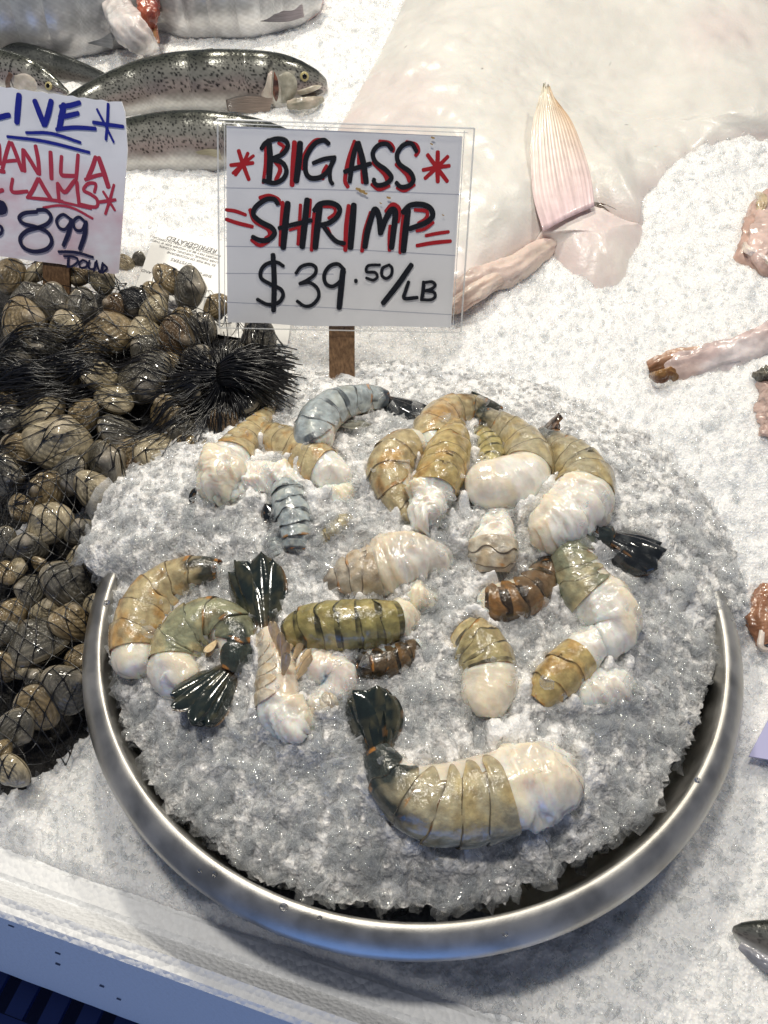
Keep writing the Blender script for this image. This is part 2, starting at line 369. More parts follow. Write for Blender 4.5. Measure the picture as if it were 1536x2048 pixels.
# ------------------------------------------------------------------ steel bowl
def build_bowl():
    pr = [(.150, -.150), (.196, -.140), (.2180, -.100), (.2285, -.050), (.2375, -.012), (.2392, .0004), (.2400, .0022), (.2420, .0026), (.2500, -.0016), (.2562, -.0085), (.2575, -.0125), (.2565, -.0140), (.2540, -.0118), (.2460, -.0070), (.2425, -.0060), (.2405, -.012), (.2320, -.050), (.2215, -.101), (.198, -.1445), (.150, -.1545)]
    P = cr(np.array(pr), 110); n = 256; th = np.arange(n)*2*np.pi/n
    k = BR*1.024/.2575
    V = np.stack([BX+k*P[:, None, 0]*np.cos(th), BY+k*P[:, None, 0]*np.sin(th), np.repeat(P[:, 1:2], n, 1)], -1)
    wob = .0007*np.sin(3*th+1)+.0004*np.sin(7*th)
    V[..., 2] += wob[None]
    F = grid_idx(len(P), n, True).tolist()+[list(range(n))[::-1]]
    def f(nt, b):
        b.inputs['Base Color'].default_value = (.50, .49, .47, 1); b.inputs['Metallic'].default_value = 1
        tc = N(nt, 'ShaderNodeTexCoord'); t = N(nt, 'ShaderNodeTexNoise', Scale=38.0, Detail=7.0); nt.links.new(tc.outputs['Object'], t.inputs['Vector'])
        mr = N(nt, 'ShaderNodeMapRange'); nt.links.new(t.outputs[0], mr.inputs[0])
        for i, v in ((1, .3), (2, .75), (3, .36), (4, .56)): mr.inputs[i].default_value = v
        nt.links.new(mr.outputs[0], b.inputs['Roughness'])
        t2 = N(nt, 'ShaderNodeTexNoise', Scale=900.0, Detail=3.0); nt.links.new(tc.outputs['Object'], t2.inputs['Vector'])
        bp = N(nt, 'ShaderNodeBump', Strength=.12, Distance=.0006); nt.links.new(t2.outputs[0], bp.inputs['Height']); nt.links.new(bp.outputs[0], b.inputs['Normal'])
        r = N(nt, 'ShaderNodeValToRGB'); nt.links.new(t.outputs[0], r.inputs[0])
        r.color_ramp.elements[0].position = .35; r.color_ramp.elements[0].color = (.40, .385, .35, 1)
        r.color_ramp.elements[1].position = .6; r.color_ramp.elements[1].color = (.58, .565, .53, 1)
        nt.links.new(r.outputs[0], b.inputs['Base Color'])
    m = mat('worn stainless steel', f)
    t = thing('steel_bowl', (BX, BY, -.154), 'large round stainless steel bowl full of crushed ice and shrimp', 'bowl')
    link('bowl_body', raw_mesh('bowl_body', V.reshape(-1, 3), faces=F), m, t)
    water = plain('water drop', (1, 1, 1), .02, Transmission_Weight=1.0, IOR=1.33)
    for (px, py, s) in ((568, 1814, .0028), (400, 1742, .0016), (430, 1748, .0020), (213, 1205, .0026), (1380, 1445, .0018), (1395, 1560, .002), (640, 1835, .0016), (1010, 1868, .0018)):
        c = at_z(np.array(float(px)), np.array(float(py)), -.003)
        rr = np.hypot(c[0]-BX, c[1]-BY)/k
        prf = np.array(pr[6:10]); z = np.interp(rr, prf[:, 0], prf[:, 1])
        c = at_z(np.array(float(px)), np.array(float(py)), z)
        a = np.linspace(0, np.pi/2, 7); b = np.arange(14)*2*np.pi/14
        q = np.stack([s*np.cos(a)[:, None]*np.cos(b), s*.85*np.cos(a)[:, None]*np.sin(b), .55*s*np.repeat(np.sin(a)[:, None], 14, 1)], -1)+c
        link('water_droplet', raw_mesh('water_droplet', q.reshape(-1, 3), faces=grid_idx(7, 14, True).tolist()+[list(range(14))[::-1]]), water, t)
build_bowl()
def build_bowl_ice():
    nr, nt_ = 230, 620
    th = np.linspace(0, 2*np.pi, nt_, endpoint=False); q = np.r_[np.linspace(0.0, 1, nr-24), np.linspace(1.002, 1.0, 24)]
    drop = np.r_[np.zeros(nr-24), np.linspace(0, 1, 24)]
    jag = .0075*fbm(np.cos(th)*14, np.sin(th)*14, 4, 77)+.003*fbm(np.cos(th)*60, np.sin(th)*60, 2, 79)
    er = edge_r(th)+jag
    back = sstep(-.1, .35, np.sin(th))
    R = q[:, None]*er[None]
    R = np.where(drop[:, None] > 0, R-.02*drop[:, None]*(1-back[None]), R)
    X = BX+R*np.cos(th); Y = BY+R*np.sin(th)
    Qn = np.minimum(q, 1)[:, None]
    ez = edge_z(th)[None]
    Z = ez+(.046-ez*.6)*(1-Qn**2.4)+.004*fbm(X*22, Y*22, 3, 9)+ice_rough(X*1.0, Y*1.0, .95)-drop[:, None]*.045
    for (c, rm) in SHR:            # ice banked up against every shrimp
        j = np.arange(30, len(c), 10); d = np.full(X.shape, 1.0); rr = np.zeros(X.shape)
        bx = (np.abs(X-c[:, 0].mean()) < .14) & (np.abs(Y-c[:, 1].mean()) < .14); xs, ys = X[bx], Y[bx]
        dd = np.hypot(xs[:, None]-c[j, 0][None], ys[:, None]-c[j, 1][None])/rm[j][None]; m = dd.min(1); k = dd.argmin(1)
        Z[bx] += .40*rm[j][k]*np.exp(-((m-1.0)/.45)**2)*(.6+.8*vnoise(xs*120, ys*120, 33))
    V = np.stack([X, Y, Z], -1).reshape(-1, 3)
    g = grid_idx(nr, nt_, True)
    # chips on top
    n = 10500
    rr = np.sqrt(rng.uniform(0, 1, n)); t2 = rng.uniform(0, 2*np.pi, n)
    er2 = edge_r(t2)+.006*fbm(np.cos(t2)*14, np.sin(t2)*14, 4, 77)
    x = BX+rr*er2*np.cos(t2); y = BY+rr*er2*np.sin(t2); ez2 = edge_z(t2)
    z = ez2+(.046-ez2*.6)*(1-rr**2.4)+.004*fbm(x*22, y*22, 3, 9)+ice_rough(x, y, .95)+rng.uniform(-.0015, .0015, n)
    size = np.minimum(np.exp(rng.normal(math.log(.0050), .50, n)), .0125)*(1-.45*sstep(.1, .6, np.sin(t2))*sstep(.45, .9, rr))
    V2, s2, i2 = flakes(np.stack([x, y, z], -1), normals_of(mound, x, y), size, rng.uniform(.14, .40, n), 15)
    ne = 2600
    t3 = rng.uniform(0, 2*np.pi, ne); w = rng.uniform(0, 1, ne)
    e3 = edge_r(t3)+.0075*fbm(np.cos(t3)*14, np.sin(t3)*14, 4, 77)-.018*w*(1-sstep(-.1, .35, np.sin(t3)))
    P3 = np.stack([BX+e3*np.cos(t3), BY+e3*np.sin(t3), edge_z(t3)-w*.038+.001], -1)
    N3 = np.stack([np.cos(t3), np.sin(t3), .4+0*t3], -1)
    V3, s3, i3 = flakes(P3, N3, np.exp(rng.normal(math.log(.0045), .4, ne)), rng.uniform(.2, .5, ne), 16)
    C4 = []
    for (c, rm) in SHR:            # loose chips lodged round and on each shrimp
        m = int(26+len(c)*.55*rm.mean()/.02)
        k = rng.integers(25, len(c), m); a = rng.uniform(0, 2*np.pi, m); q = rng.uniform(.85, 1.35, m)
        x = c[k, 0]+np.cos(a)*rm[k]*q; y = c[k, 1]+np.sin(a)*rm[k]*q
        C4.append(np.stack([x, y, mound(x, y)+ice_rough(x, y)+.35*rm[k]*np.exp(-((q-1)/.45)**2)+rng.uniform(-.001, .003, m)], -1))
        m = 9; k = rng.integers(0, len(c), m); a = rng.uniform(.35, 2.8, m)
        C4.append(np.stack([c[k, 0]+np.cos(a)*rm[k]*.98, c[k, 1]-np.abs(rng.normal(0, .3, m))*rm[k], c[k, 2]+np.sin(a)*rm[k]*.98], -1))
    C4 = np.vstack(C4); V4, s4, i4 = flakes(C4, np.tile([0, -.3, .95], (len(C4), 1)), np.minimum(np.exp(rng.normal(math.log(.0036), .42, len(C4))), .008), rng.uniform(.15, .45, len(C4)), 17)
    me = raw_mesh('bowl_ice', np.vstack([V, V2, V3, V4]), sizes=np.r_[np.full(len(g), 4), s2, s3, s4],
                  idx=np.r_[g.ravel(), i2+len(V), i3+len(V)+len(V2), i4+len(V)+len(V2)+len(V3)], smooth=True)
    o = link('bowl_ice', me, ICE, kind='stuff', label='heap of flaky crushed ice filling the steel bowl', category='ice')
    me.materials.append(FLAKE)
    mi = np.zeros(len(me.polygons), np.int32); mi[len(g):] = 1; me.polygons.foreach_set('material_index', mi)
# ------------------------------------------------------------------ price signs
def ribbon(P, w, up, lift, taper=.0):
    """flat marker stroke with round ends along a smoothed line of 3D points"""
    P = cr(P, max(14, 7*len(P))) if len(P) > 2 else np.linspace(P[0], P[-1], 8)
    T = np.gradient(P, axis=0); T /= np.linalg.norm(T, axis=1)[:, None]+1e-12
    Sd = np.cross(up, T); n = len(P)
    ww = w*(1+.10*np.sin(np.linspace(0, 3.1, n))-.05)
    V = np.concatenate([P-Sd*ww[:, None]/2, P+Sd*ww[:, None]/2])+up*lift
    F = [[i, i+1, n+i+1, n+i] for i in range(n-1)]
    for (c, t, s_, e) in ((P[0], -T[0], Sd[0], 0), (P[-1], T[-1], Sd[-1], n-1)):
        a = np.linspace(-np.pi/2, np.pi/2, 7)[1:-1]
        arc = c+np.sin(a)[:, None]*s_*ww[e]/2+np.cos(a)[:, None]*t*ww[e]/2*.7+up*lift
        b0 = len(V); V = np.vstack([V, arc]); F.append([e]+list(range(b0, b0+5))+[n+e])
    return V, F
def prism(poly, up, thick):
    poly = np.asarray(poly); n = len(poly); V = np.vstack([poly, poly-up*thick])
    return V, [list(range(n)), list(range(2*n-1, n-1, -1))]+[[k, k+n, (k+1) % n+n, (k+1) % n] for k in range(n)]
def orient(V, F, up):
    V = np.asarray(V); f = F[0]; nn = np.cross(V[f[1]]-V[f[0]], V[f[2]]-V[f[1]])
    return F if nn @ up > 0 else [g[::-1] for g in F]
def paper_mat(name, base, smear=None, dirt=.12):
    def f(nt, b):
        b.inputs['Roughness'].default_value = .42
        tc = N(nt, 'ShaderNodeTexCoord'); n1 = N(nt, 'ShaderNodeTexNoise', Scale=28.0, Detail=6.0); nt.links.new(tc.outputs['Object'], n1.inputs['Vector'])
        r = N(nt, 'ShaderNodeValToRGB'); nt.links.new(n1.outputs[0], r.inputs[0])
        r.color_ramp.elements[0].position = .33; r.color_ramp.elements[0].color = (*[c*(1-dirt) for c in base], 1)
        r.color_ramp.elements[1].position = .6; r.color_ramp.elements[1].color = (*base, 1)
        out = r.outputs[0]
        if smear:
            n2 = N(nt, 'ShaderNodeTexNoise', Scale=20.0, Detail=5.0); nt.links.new(tc.outputs['Generated'], n2.inputs['Vector']); n2.inputs['Scale'].default_value = 5
            sp = N(nt, 'ShaderNodeSeparateXYZ'); nt.links.new(tc.outputs['Generated'], sp.inputs[0])
            m1 = N(nt, 'ShaderNodeMapRange'); nt.links.new(sp.outputs[2], m1.inputs[0])
            for i, v in ((1, .62), (2, .50), (3, 0), (4, 1)): m1.inputs[i].default_value = v
            m2 = N(nt, 'ShaderNodeMapRange'); nt.links.new(n2.outputs[0], m2.inputs[0])
            for i, v in ((1, .40), (2, .68), (3, 0.08), (4, .6)): m2.inputs[i].default_value = v
            mu = N(nt, 'ShaderNodeMath', operation='MULTIPLY'); nt.links.new(m1.outputs[0], mu.inputs[0]); nt.links.new(m2.outputs[0], mu.inputs[1])
            mx = N(nt, 'ShaderNodeMix', data_type='RGBA'); nt.links.new(mu.outputs[0], mx.inputs[0]); nt.links.new(out, mx.inputs[6]); mx.inputs[7].default_value = (*smear, 1); out = mx.outputs[2]
        nt.links.new(out, b.inputs['Base Color'])
        n3 = N(nt, 'ShaderNodeTexNoise', Scale=60.0, Detail=3.0); nt.links.new(tc.outputs['Object'], n3.inputs['Vector'])
        bp = N(nt, 'ShaderNodeBump', Strength=.15, Distance=.002); nt.links.new(n3.outputs[0], bp.inputs['Height']); nt.links.new(bp.outputs[0], b.inputs['Normal'])
    return mat(name, f)
def wood_mat():
    def f(nt, b):
        tc = N(nt, 'ShaderNodeTexCoord'); mp = N(nt, 'ShaderNodeMapping'); mp.inputs['Scale'].default_value = (500, 500, 14)
        nt.links.new(tc.outputs['Object'], mp.inputs[0]); t = N(nt, 'ShaderNodeTexNoise', Scale=1.0, Detail=5.0); nt.links.new(mp.outputs[0], t.inputs['Vector'])
        r = N(nt, 'ShaderNodeValToRGB'); nt.links.new(t.outputs[0], r.inputs[0])
        r.color_ramp.elements[0].position = .3; r.color_ramp.elements[0].color = (.085, .042, .018, 1)
        r.color_ramp.elements[1].position = .72; r.color_ramp.elements[1].color = (.27, .155, .075, 1)
        nt.links.new(r.outputs[0], b.inputs['Base Color']); b.inputs['Roughness'].default_value = .6
        bp = N(nt, 'ShaderNodeBump', Strength=.3, Distance=.0006); nt.links.new(t.outputs[0], bp.inputs['Height']); nt.links.new(bp.outputs[0], b.inputs['Normal'])
    return mat('wet pine stake', f)
WOOD = wood_mat()
def sleeve_mat():
    def f(nt, b):
        tr = N(nt, 'ShaderNodeBsdfTransparent'); tr.inputs[0].default_value = (.985, .985, .985, 1)
        gl = N(nt, 'ShaderNodeBsdfGlossy'); gl.inputs['Roughness'].default_value = .12
        t, bp = bump(nt, b, 40.0, .3, .004, 3); nt.links.new(bp.outputs[0], gl.inputs['Normal'])
        m = N(nt, 'ShaderNodeMixShader'); m.inputs[0].default_value = .035
        nt.links.new(tr.outputs[0], m.inputs[1]); nt.links.new(gl.outputs[0], m.inputs[2]); nt.links.new(m.outputs[0], nt.nodes['Material Output'].inputs[0])
    return mat('clear plastic sleeve', f)
SLEEVE = sleeve_mat()
class SignPlane:
    def __init__(s, base, lean, yaw):
        s.p = np.asarray(base, float); c, q = math.cos(lean), math.sin(lean)
        n = np.array([0, -c, q]); n = np.array([n[0]*math.cos(yaw)-n[1]*math.sin(yaw), n[0]*math.sin(yaw)+n[1]*math.cos(yaw), n[2]])
        s.n = n
    def at(s, P): P = np.asarray(P, float).reshape(-1, 2); return at_plane(P[:, 0], P[:, 1], s.p, s.n)
def draw(pl, card, strokes, mat_, w, zoom, name, lift, label=None, shift=(0, 0)):
    ox, oy, k = zoom; p = Parts()
    for st in strokes:
        ws = w
        if isinstance(st, tuple): st, ws = st
        q = np.asarray(st, float)+np.asarray(shift, float)
        if len(q) == 1: q = np.vstack([q[0]-[3, 0], q[0]+[3, 0]])
        P3 = pl.at(q/k+[ox, oy]); wm = ws/k*float(depth(P3.mean(0)))/FPX
        V, F = ribbon(P3, wm, pl.n, lift); p.add(V, [f if np.cross(V[f[1]]-V[f[0]], V[f[2]]-V[f[0]]) @ pl.n > 0 else f[::-1] for f in F])
        lift += .000012
    o = link(name, p.mesh(name, False), mat_, card)
    if label: o['label'] = label
    return o
def stake(pl, x0, x1, ytop, ybot, parent, back, thick=.004):
    q = pl.at([(x0, ytop), (x1, ytop), (x1+1, ybot), (x0+2, ybot)])-pl.n*back
    V, F = prism(q, pl.n, thick)
    link('stake', raw_mesh('stake', V, faces=orient(V, F, pl.n), smooth=False), WOOD, parent)

ZS = (430, 230, 2.9538)
BLK = [
 ([(318,150),(325,260),(318,398)],34), ([(275,200),(300,165),(360,142),(415,150),(430,185),(400,230),(330,262)],26), ([(330,262),(395,280),(422,325),(405,375),(350,402),(285,388)],26),
 ([(503,165),(495,270),(480,392)],36),
 ([(672,170),(640,150),(585,175),(540,250),(535,330),(560,370),(610,372),(655,345),(685,300),(700,255)],28), ([(580,285),(640,262),(710,250)],24), ([(705,262),(680,320),(680,380),(695,408)],24),
 ([(840,165),(815,250),(795,395)],28), ([(845,165),(875,280),(893,400)],34), ([(765,335),(840,312),(918,288)],26),
 ([(1045,205),(1015,172),(965,180),(932,225),(950,280),(1010,325),(1042,370),(1010,405),(960,415),(938,395),(940,380)],26),
 ([(1190,215),(1160,170),(1110,180),(1075,235),(1090,290),(1150,335),(1172,380),(1150,415),(1100,425),(1070,400)],26),
 ([(372,525),(350,498),(300,500),(240,545),(228,590),(270,630),(335,665),(352,700),(320,735),(270,740),(222,720)],28),
 ([(430,520),(415,650),(403,785)],36), ([(545,500),(530,640),(515,780)],36), ([(378,668),(470,645),(570,622)],24),
 ([(620,530),(605,660),(592,785)],36), ([(585,565),(620,525),(690,520),(735,550),(725,595),(680,635),(625,650)],28), ([(640,655),(680,710),(720,748),(765,758)],26),
 ([(820,530),(810,660),(800,785)],36),
 ([(925,600),(900,690),(885,780)],34), ([(925,600),(945,558),(968,600),(978,700)],34), ([(978,695),(1010,610),(1045,560),(1065,580),(1055,680),(1042,785)],34),
 ([(1140,560),(1125,680),(1112,805)],36), ([(1108,575),(1150,535),(1215,528),(1270,550),(1285,595),(1245,635),(1150,672)],30),
 ([(405,893),(365,870),(305,880),(272,920),(275,965),(330,1000),(390,1030),(402,1070),(370,1110),(310,1118),(250,1088)],22), ([(343,825),(350,980),(346,1155)],30),
 ([(478,935),(510,895),(560,882),(595,900),(590,940),(545,975),(500,996)],20), ([(500,996),(560,990),(605,1025),(612,1075),(575,1120),(530,1128),(485,1098)],20),
 ([(765,915),(725,880),(675,895),(645,945),(655,995),(695,1012),(740,980),(765,925)],22), ([(755,920),(745,1020),(733,1140)],34),
 ([(832,980)],26),
 ([(975,885),(905,890),(895,925),(945,930),(958,955),(935,975),(893,962)],17), ([(1028,885),(990,905),(985,945),(1010,965),(1040,945),(1045,905),(1028,885)],18),
 ([(1160,885),(1080,1000),(992,1112)],32),
 ([(1143,985),(1125,1040),(1118,1082),(1195,1078)],22), ([(1232,985),(1228,1040),(1220,1088)],22), ([(1228,990),(1280,985),(1300,1005),(1275,1028),(1235,1038)],18), ([(1235,1038),(1290,1045),(1300,1070),(1275,1090),(1215,1090)],18)]
RED = [
 ([(140,210),(165,290),(200,382)],24), ([(195,225),(165,290),(120,355)],20), ([(228,240),(165,290),(105,345)],18), ([(92,297),(160,290),(225,283)],22),
 ([(1316,218),(1314,310),(1316,395)],26), ([(1255,235),(1310,310),(1372,392)],24), ([(1376,245),(1310,310),(1240,375)],22), ([(1228,325),(1310,310),(1385,300)],22),
 ([(65,560),(120,568),(182,590)],20), ([(65,616),(140,640),(222,660)],22), ([(1245,713),(1310,700),(1380,690)],20), ([(1192,772),(1290,755),(1392,745)],22),
 ([(300,170),(298,290),(285,400)],20), ([(375,165),(408,190),(390,225)],20), ([(355,275),(385,320),(360,385)],24), 
 ([(470,160),(462,290),(455,415)],30), ([(640,145),(585,155),(530,230),(518,320)],20), ([(660,300),(640,340),(637,378)],22),
 ([(825,155),(785,280),(768,385),(785,425)],24), ([(850,215),(850,290),(865,312)],20), ([(868,290),(872,400)],22),
 ([(970,155),(1030,165),(1055,195),(1052,215)],20), ([(935,280),(1000,345),(1020,390)],28), ([(925,410),(970,440),(1030,418)],20),
 ([(1130,160),(1185,175),(1202,210),(1185,240)],22), ([(1072,290),(1130,345),(1150,390)],28), ([(1075,430),(1120,446),(1178,412)],20),
 ([(265,490),(320,478),(375,500),(378,525)],24), ([(208,560),(235,625),(310,670),(325,710),(300,730)],26), ([(215,738),(265,770),(320,745)],20),
 ([(400,515),(392,640),(385,770)],22), ([(562,500),(555,600)],22), ([(505,530),(498,660),(490,765)],20), ([(440,680),(520,655)],16),
 ([(585,580),(578,700),(570,800)],22), ([(640,540),(700,545),(708,580),(670,610)],18), ([(665,670),(700,735),(760,770)],20),
 ([(790,535),(775,660),(770,800)],26), ([(920,575),(885,690),(868,805)],24), ([(1010,570),(1050,530),(1088,560),(1080,630)],26), ([(1035,655),(1030,720),(1030,800)],22),
 ([(1112,590),(1100,700),(1092,815)],20), ([(1180,560),(1250,570),(1245,610),(1200,640)],20), ([(1290,635),(1240,672),(1190,685)],18)]
def shrimp_sign():
    base = at_field(np.array(684.), np.array(795.), ground, .0)
    pl = SignPlane(base, math.radians(27), math.radians(3.5))
    t = thing('price_sign', base, 'upright white shrimp price sign in a clear sleeve with black and red lettering', 'price sign')
    stake(pl, 657, 709, 560, 840, t, .0022)
    c = pl.at([(453,251),(480,253),(925,273),(914,460),(902,655),(760,652),(600,652),(530,646),(455,645),(453,450)])
    V, F = prism(c, pl.n, .0010)
    card = link('card', raw_mesh('card', V, faces=orient(V, F, pl.n), smooth=False), paper_mat('white card', (.90, .90, .91), None, .05), t)
    def quad(pts, lift, prt):
        q = pl.at(pts)+pl.n*lift; V, F = prism(q, pl.n, .0003); prt.add(V, orient(V, F, pl.n))
    sp = Parts(); quad([(436,238),(948,256),(938,460),(921,665),(660,660),(440,655),(438,450)], .0022, sp)
    link('sleeve', sp.mesh('sleeve', False), SLEEVE, t)
    sp = Parts()
    for a, b, w in (((436,239),(948,257),.0016), ((948,257),(921,664),.0016), ((436,239),(440,655),.0016), ((440,655),(921,665),.0012), ((450,247),(450,655),.0008), ((447,247),(935,266),.0008), ((928,262),(905,660),.0008)):
        V, F = tube(pl.at([a, b])+pl.n*.0021, w/2, 5); sp.add(V, F)
    seam = plain('folded plastic edge', (.75, .76, .75), .15, Alpha=.55)
    link('sleeve_seam', sp.mesh('sleeve_seam', False), seam, t)
    dirt = plain('dried yellow speck', (.42, .27, .09), .5)
    sp = Parts()
    for a in ([(64,430),(700,442),(1445,470)], [(64,775),(700,790),(1420,830)], [(66,1105),(700,1140),(1400,1180)], [(64,935),(700,940)]):
        V, F = ribbon(pl.at(np.array(a)/ZS[2]+[ZS[0], ZS[1]]), .0007, pl.n, .0001); sp.add(V, F)
    link('fold_crease', sp.mesh('fold_crease', False), plain('paper crease', (.50, .51, .58), .6), card)
    draw(pl, card, RED, RED_INK, 22, ZS, 'red_lettering', .0002, 'red shadow strokes, stars and dashes')
    draw(pl, card, BLK, BLACK_INK, 26, ZS, 'lettering', .0008, 'black hand lettering reading BIG ASS SHRIMP $39.50/LB')
    for (x, y, r) in ((845,437,11), (868,450,13), (888,462,9), (1285,135,8), (1025,488,9), (1278,172,6), (978,520,5), (1345,590,5)):
        V, F = ribbon(pl.at(np.array([(x-r, y-2), (x, y+2), (x+r, y+3)])/ZS[2]+[ZS[0], ZS[1]]), r*1.3/ZS[2]*.0004, pl.n, .0026)
        link('food_speck', raw_mesh('food_speck', V, faces=F), dirt, t)
shrimp_sign()
ZL = (0, 160, 3.339)
def clam_sign():
    base = at_field(np.array(105.), np.array(590.), ground, .03)
    pl = SignPlane(base, math.radians(24), math.radians(-7))
    t = thing('price_sign', base, 'stained white live clams price sign with blue, red and navy handwriting, at the left', 'price sign')
    stake(pl, 82, 136, 430, 660, t, .0022)
    top = [(x, 165+.135*(x+60)+1.5*math.sin(x*.21)) for x in range(-120, 240, 12)]
    c = pl.at([(-150,150)]+top+[(243,203),(250,225),(255,300),(246,420),(237,546),(228,548),(180,540),(120,528),(60,521),(0,512),(-150,490)])
    V, F = prism(c, pl.n, .0012)
    card = link('card', raw_mesh('card', V, faces=orient(V, F, pl.n), smooth=False), paper_mat('pink stained white card', (.88, .88, .90), (.66, .30, .36), .08), t)
    blue = [([(-60,100),(-72,250),(65,235)],34), ([(130,100),(122,190),(115,285)],40), ([(235,140),(270,230),(298,300)],38), ([(345,140),(325,225),(302,300)],38),
        ([(430,165),(412,250),(398,325)],40), ([(405,180),(470,170),(535,152)],30), ([(400,250),(460,238),(525,222)],30), ([(380,330),(500,318),(640,325)],26),
        ([(725,160),(720,280),(710,398)],20), ([(650,195),(705,300),(762,415)],16), ([(625,283),(720,298),(825,312)],24),
        ([(178,352),(350,358),(540,418)],20), ([(52,378),(300,410),(600,484)],20)]
    red = [([(-90,420),(-100,560)],30), ([(-90,420),(-50,520),(-10,430),(0,560)],30), ([(65,415),(40,500),(18,590)],28), ([(78,420),(110,500),(148,605)],28), ([(30,545),(75,540),(118,538)],22),
        ([(155,465),(158,540),(165,610)],28), ([(160,470),(205,540),(255,625)],28), ([(238,440),(255,530),(264,630)],28), ([(338,482),(342,570),(345,660)],30),
        ([(412,510),(408,580),(412,632),(460,640),(515,640)],26), ([(522,500),(516,580),(510,660)],26), ([(640,515),(615,590),(588,650)],30), ([(660,520),(695,620),(725,715)],34), ([(570,665),(640,640),(700,628)],24),
        ([(30,612),(-30,610),(-60,680),(-20,740),(20,735)],28), ([(85,660),(82,745),(185,744)],24), ([(255,660),(222,730),(188,785)],28), ([(262,660),(300,730),(345,800)],28), ([(180,785),(300,795),(420,810)],20),
        ([(385,690),(390,750),(396,815)],24), ([(385,690),(435,748),(505,672),(520,750),(530,832)],26), ([(632,750),(640,695),(590,692),(560,735),(610,765),(650,800),(640,848),(530,828)],22),
        ([(762,700),(735,800),(705,895)],20), ([(690,745),(725,800),(768,870)],18), ([(665,815),(715,808),(772,800)],22), ([(210,790),(400,812),(610,860)],16), ([(290,852),(400,838),(500,860),(620,925)],16)]
    navy = [([(255,868),(310,870),(345,910),(325,955),(260,985),(180,1010),(138,1060),(165,1120),(240,1145),(320,1125),(350,1075),(320,1015),(240,980),(165,960),(132,920),(170,888),(250,880)],26),
        ([(478,930),(425,898),(382,935),(400,985),(440,995),(478,945)],20), ([(480,930),(465,1010),(428,1105)],28), ([(572,945),(530,915),(492,950),(512,1000),(552,1000),(575,950)],20), ([(577,945),(570,1030),(538,1128)],30),
        ([(395,1145),(510,1150),(625,1182)],18), ([(462,1180),(458,1230),(455,1242)],16), ([(430,1175),(500,1180),(525,1205),(490,1240),(455,1245)],14),
        ([(558,1200),(532,1222),(545,1252),(580,1245),(585,1215),(558,1200)],14), ([(602,1205),(595,1245),(615,1262),(640,1250),(650,1205)],14), ([(632,1275),(645,1215),(672,1285),(690,1220)],14), ([(692,1228),(685,1288)],14), ([(692,1226),(718,1255),(688,1288)],14),
        ([(-20,850),(25,850)],90), ([(-15,965),(18,985),(10,1025),(-30,1035)],20)]
    draw(pl, card, red, SMEAR_INK, 26, ZL, 'red_lettering', .0002, 'smudged red lettering reading MANILLA CLAMS')
    draw(pl, card, blue, BLUE_INK, 30, ZL, 'blue_lettering', .0008, 'blue lettering reading LIVE with a star')
    draw(pl, card, navy, NAVY_INK, 24, ZL, 'navy_lettering', .0013, 'navy lettering reading 8.99 POUND')
clam_sign()
def paper_label():
    c0 = at_field(np.array([318., 470., 470., 262.]), np.array([452., 492., 640., 600.]), ground, .012)
    p0 = c0.mean(0); nrm = np.cross(c0[1]-c0[0], c0[3]-c0[0]); nrm /= np.linalg.norm(nrm); nrm *= np.sign(nrm[2])
    pl = SignPlane(p0, 0, 0); pl.n = nrm
    poly = [(318,449),(326,455),(470,487),(600,520),(575,690),(440,670),(258,610),(282,545),(297,500),(310,472)]
    c = pl.at(poly); V, F = prism(c, nrm, .0006)
    t = thing('paper_label', p0, 'white printed warning label lying upside down on the ice behind the net bag', 'label')
    link('paper', raw_mesh('paper', V, faces=orient(V, F, nrm), smooth=False), plain('label paper', (.82, .82, .80), .5), t)
    ink = plain('print ink', (.05, .05, .06), .6)
    lines = [('REFRIGERATED', (436,500), 13), ('PHYSICIAN OR PUBLIC HEALTH OFFICIALS', (443,511), 6.6), ('ORDERS MAY BE AT HIGHER RISK IF THESE', (440,517), 6.4), ('LIVER DISEASE, CHRONIC ALCOHOL', (438,524), 6.4), ('ES THE RISK OF FOODBORNE', (432,530), 6.4), ('OYSTERS', (385,528), 9), ('ED AND', (318,548), 8), ('DATE', (342,541), 7), ('SHIP DATE', (425,552), 8)]
    U = pl.at([(440,500),(340,472)]); ux = U[1]-U[0]; ux /= np.linalg.norm(ux); uy = np.cross(nrm, ux)
    for txt, (px, py), sz in lines:
        cu = bpy.data.curves.new('printed_text', 'FONT'); cu.body = txt; cu.size = 1.0
        o = bpy.data.objects.new('tmp', cu); COL.objects.link(o)
        me = bpy.data.meshes.new_from_object(o.evaluated_get(bpy.context.evaluated_depsgraph_get())); bpy.data.objects.remove(o)
        v = np.zeros(len(me.vertices)*3); me.vertices.foreach_get('co', v); v = v.reshape(-1, 3)
        q = pl.at([(px, py)])[0]; s_ = sz*1.25*depth(q)/FPX
        me.vertices.foreach_set('co', (q+nrm*.0003+s_*(v[:, :1]*ux+v[:, 1:2]*uy)).ravel()); me.update(); me.name = 'printed_text'
        link('printed_text', me, ink, t)
paper_label()
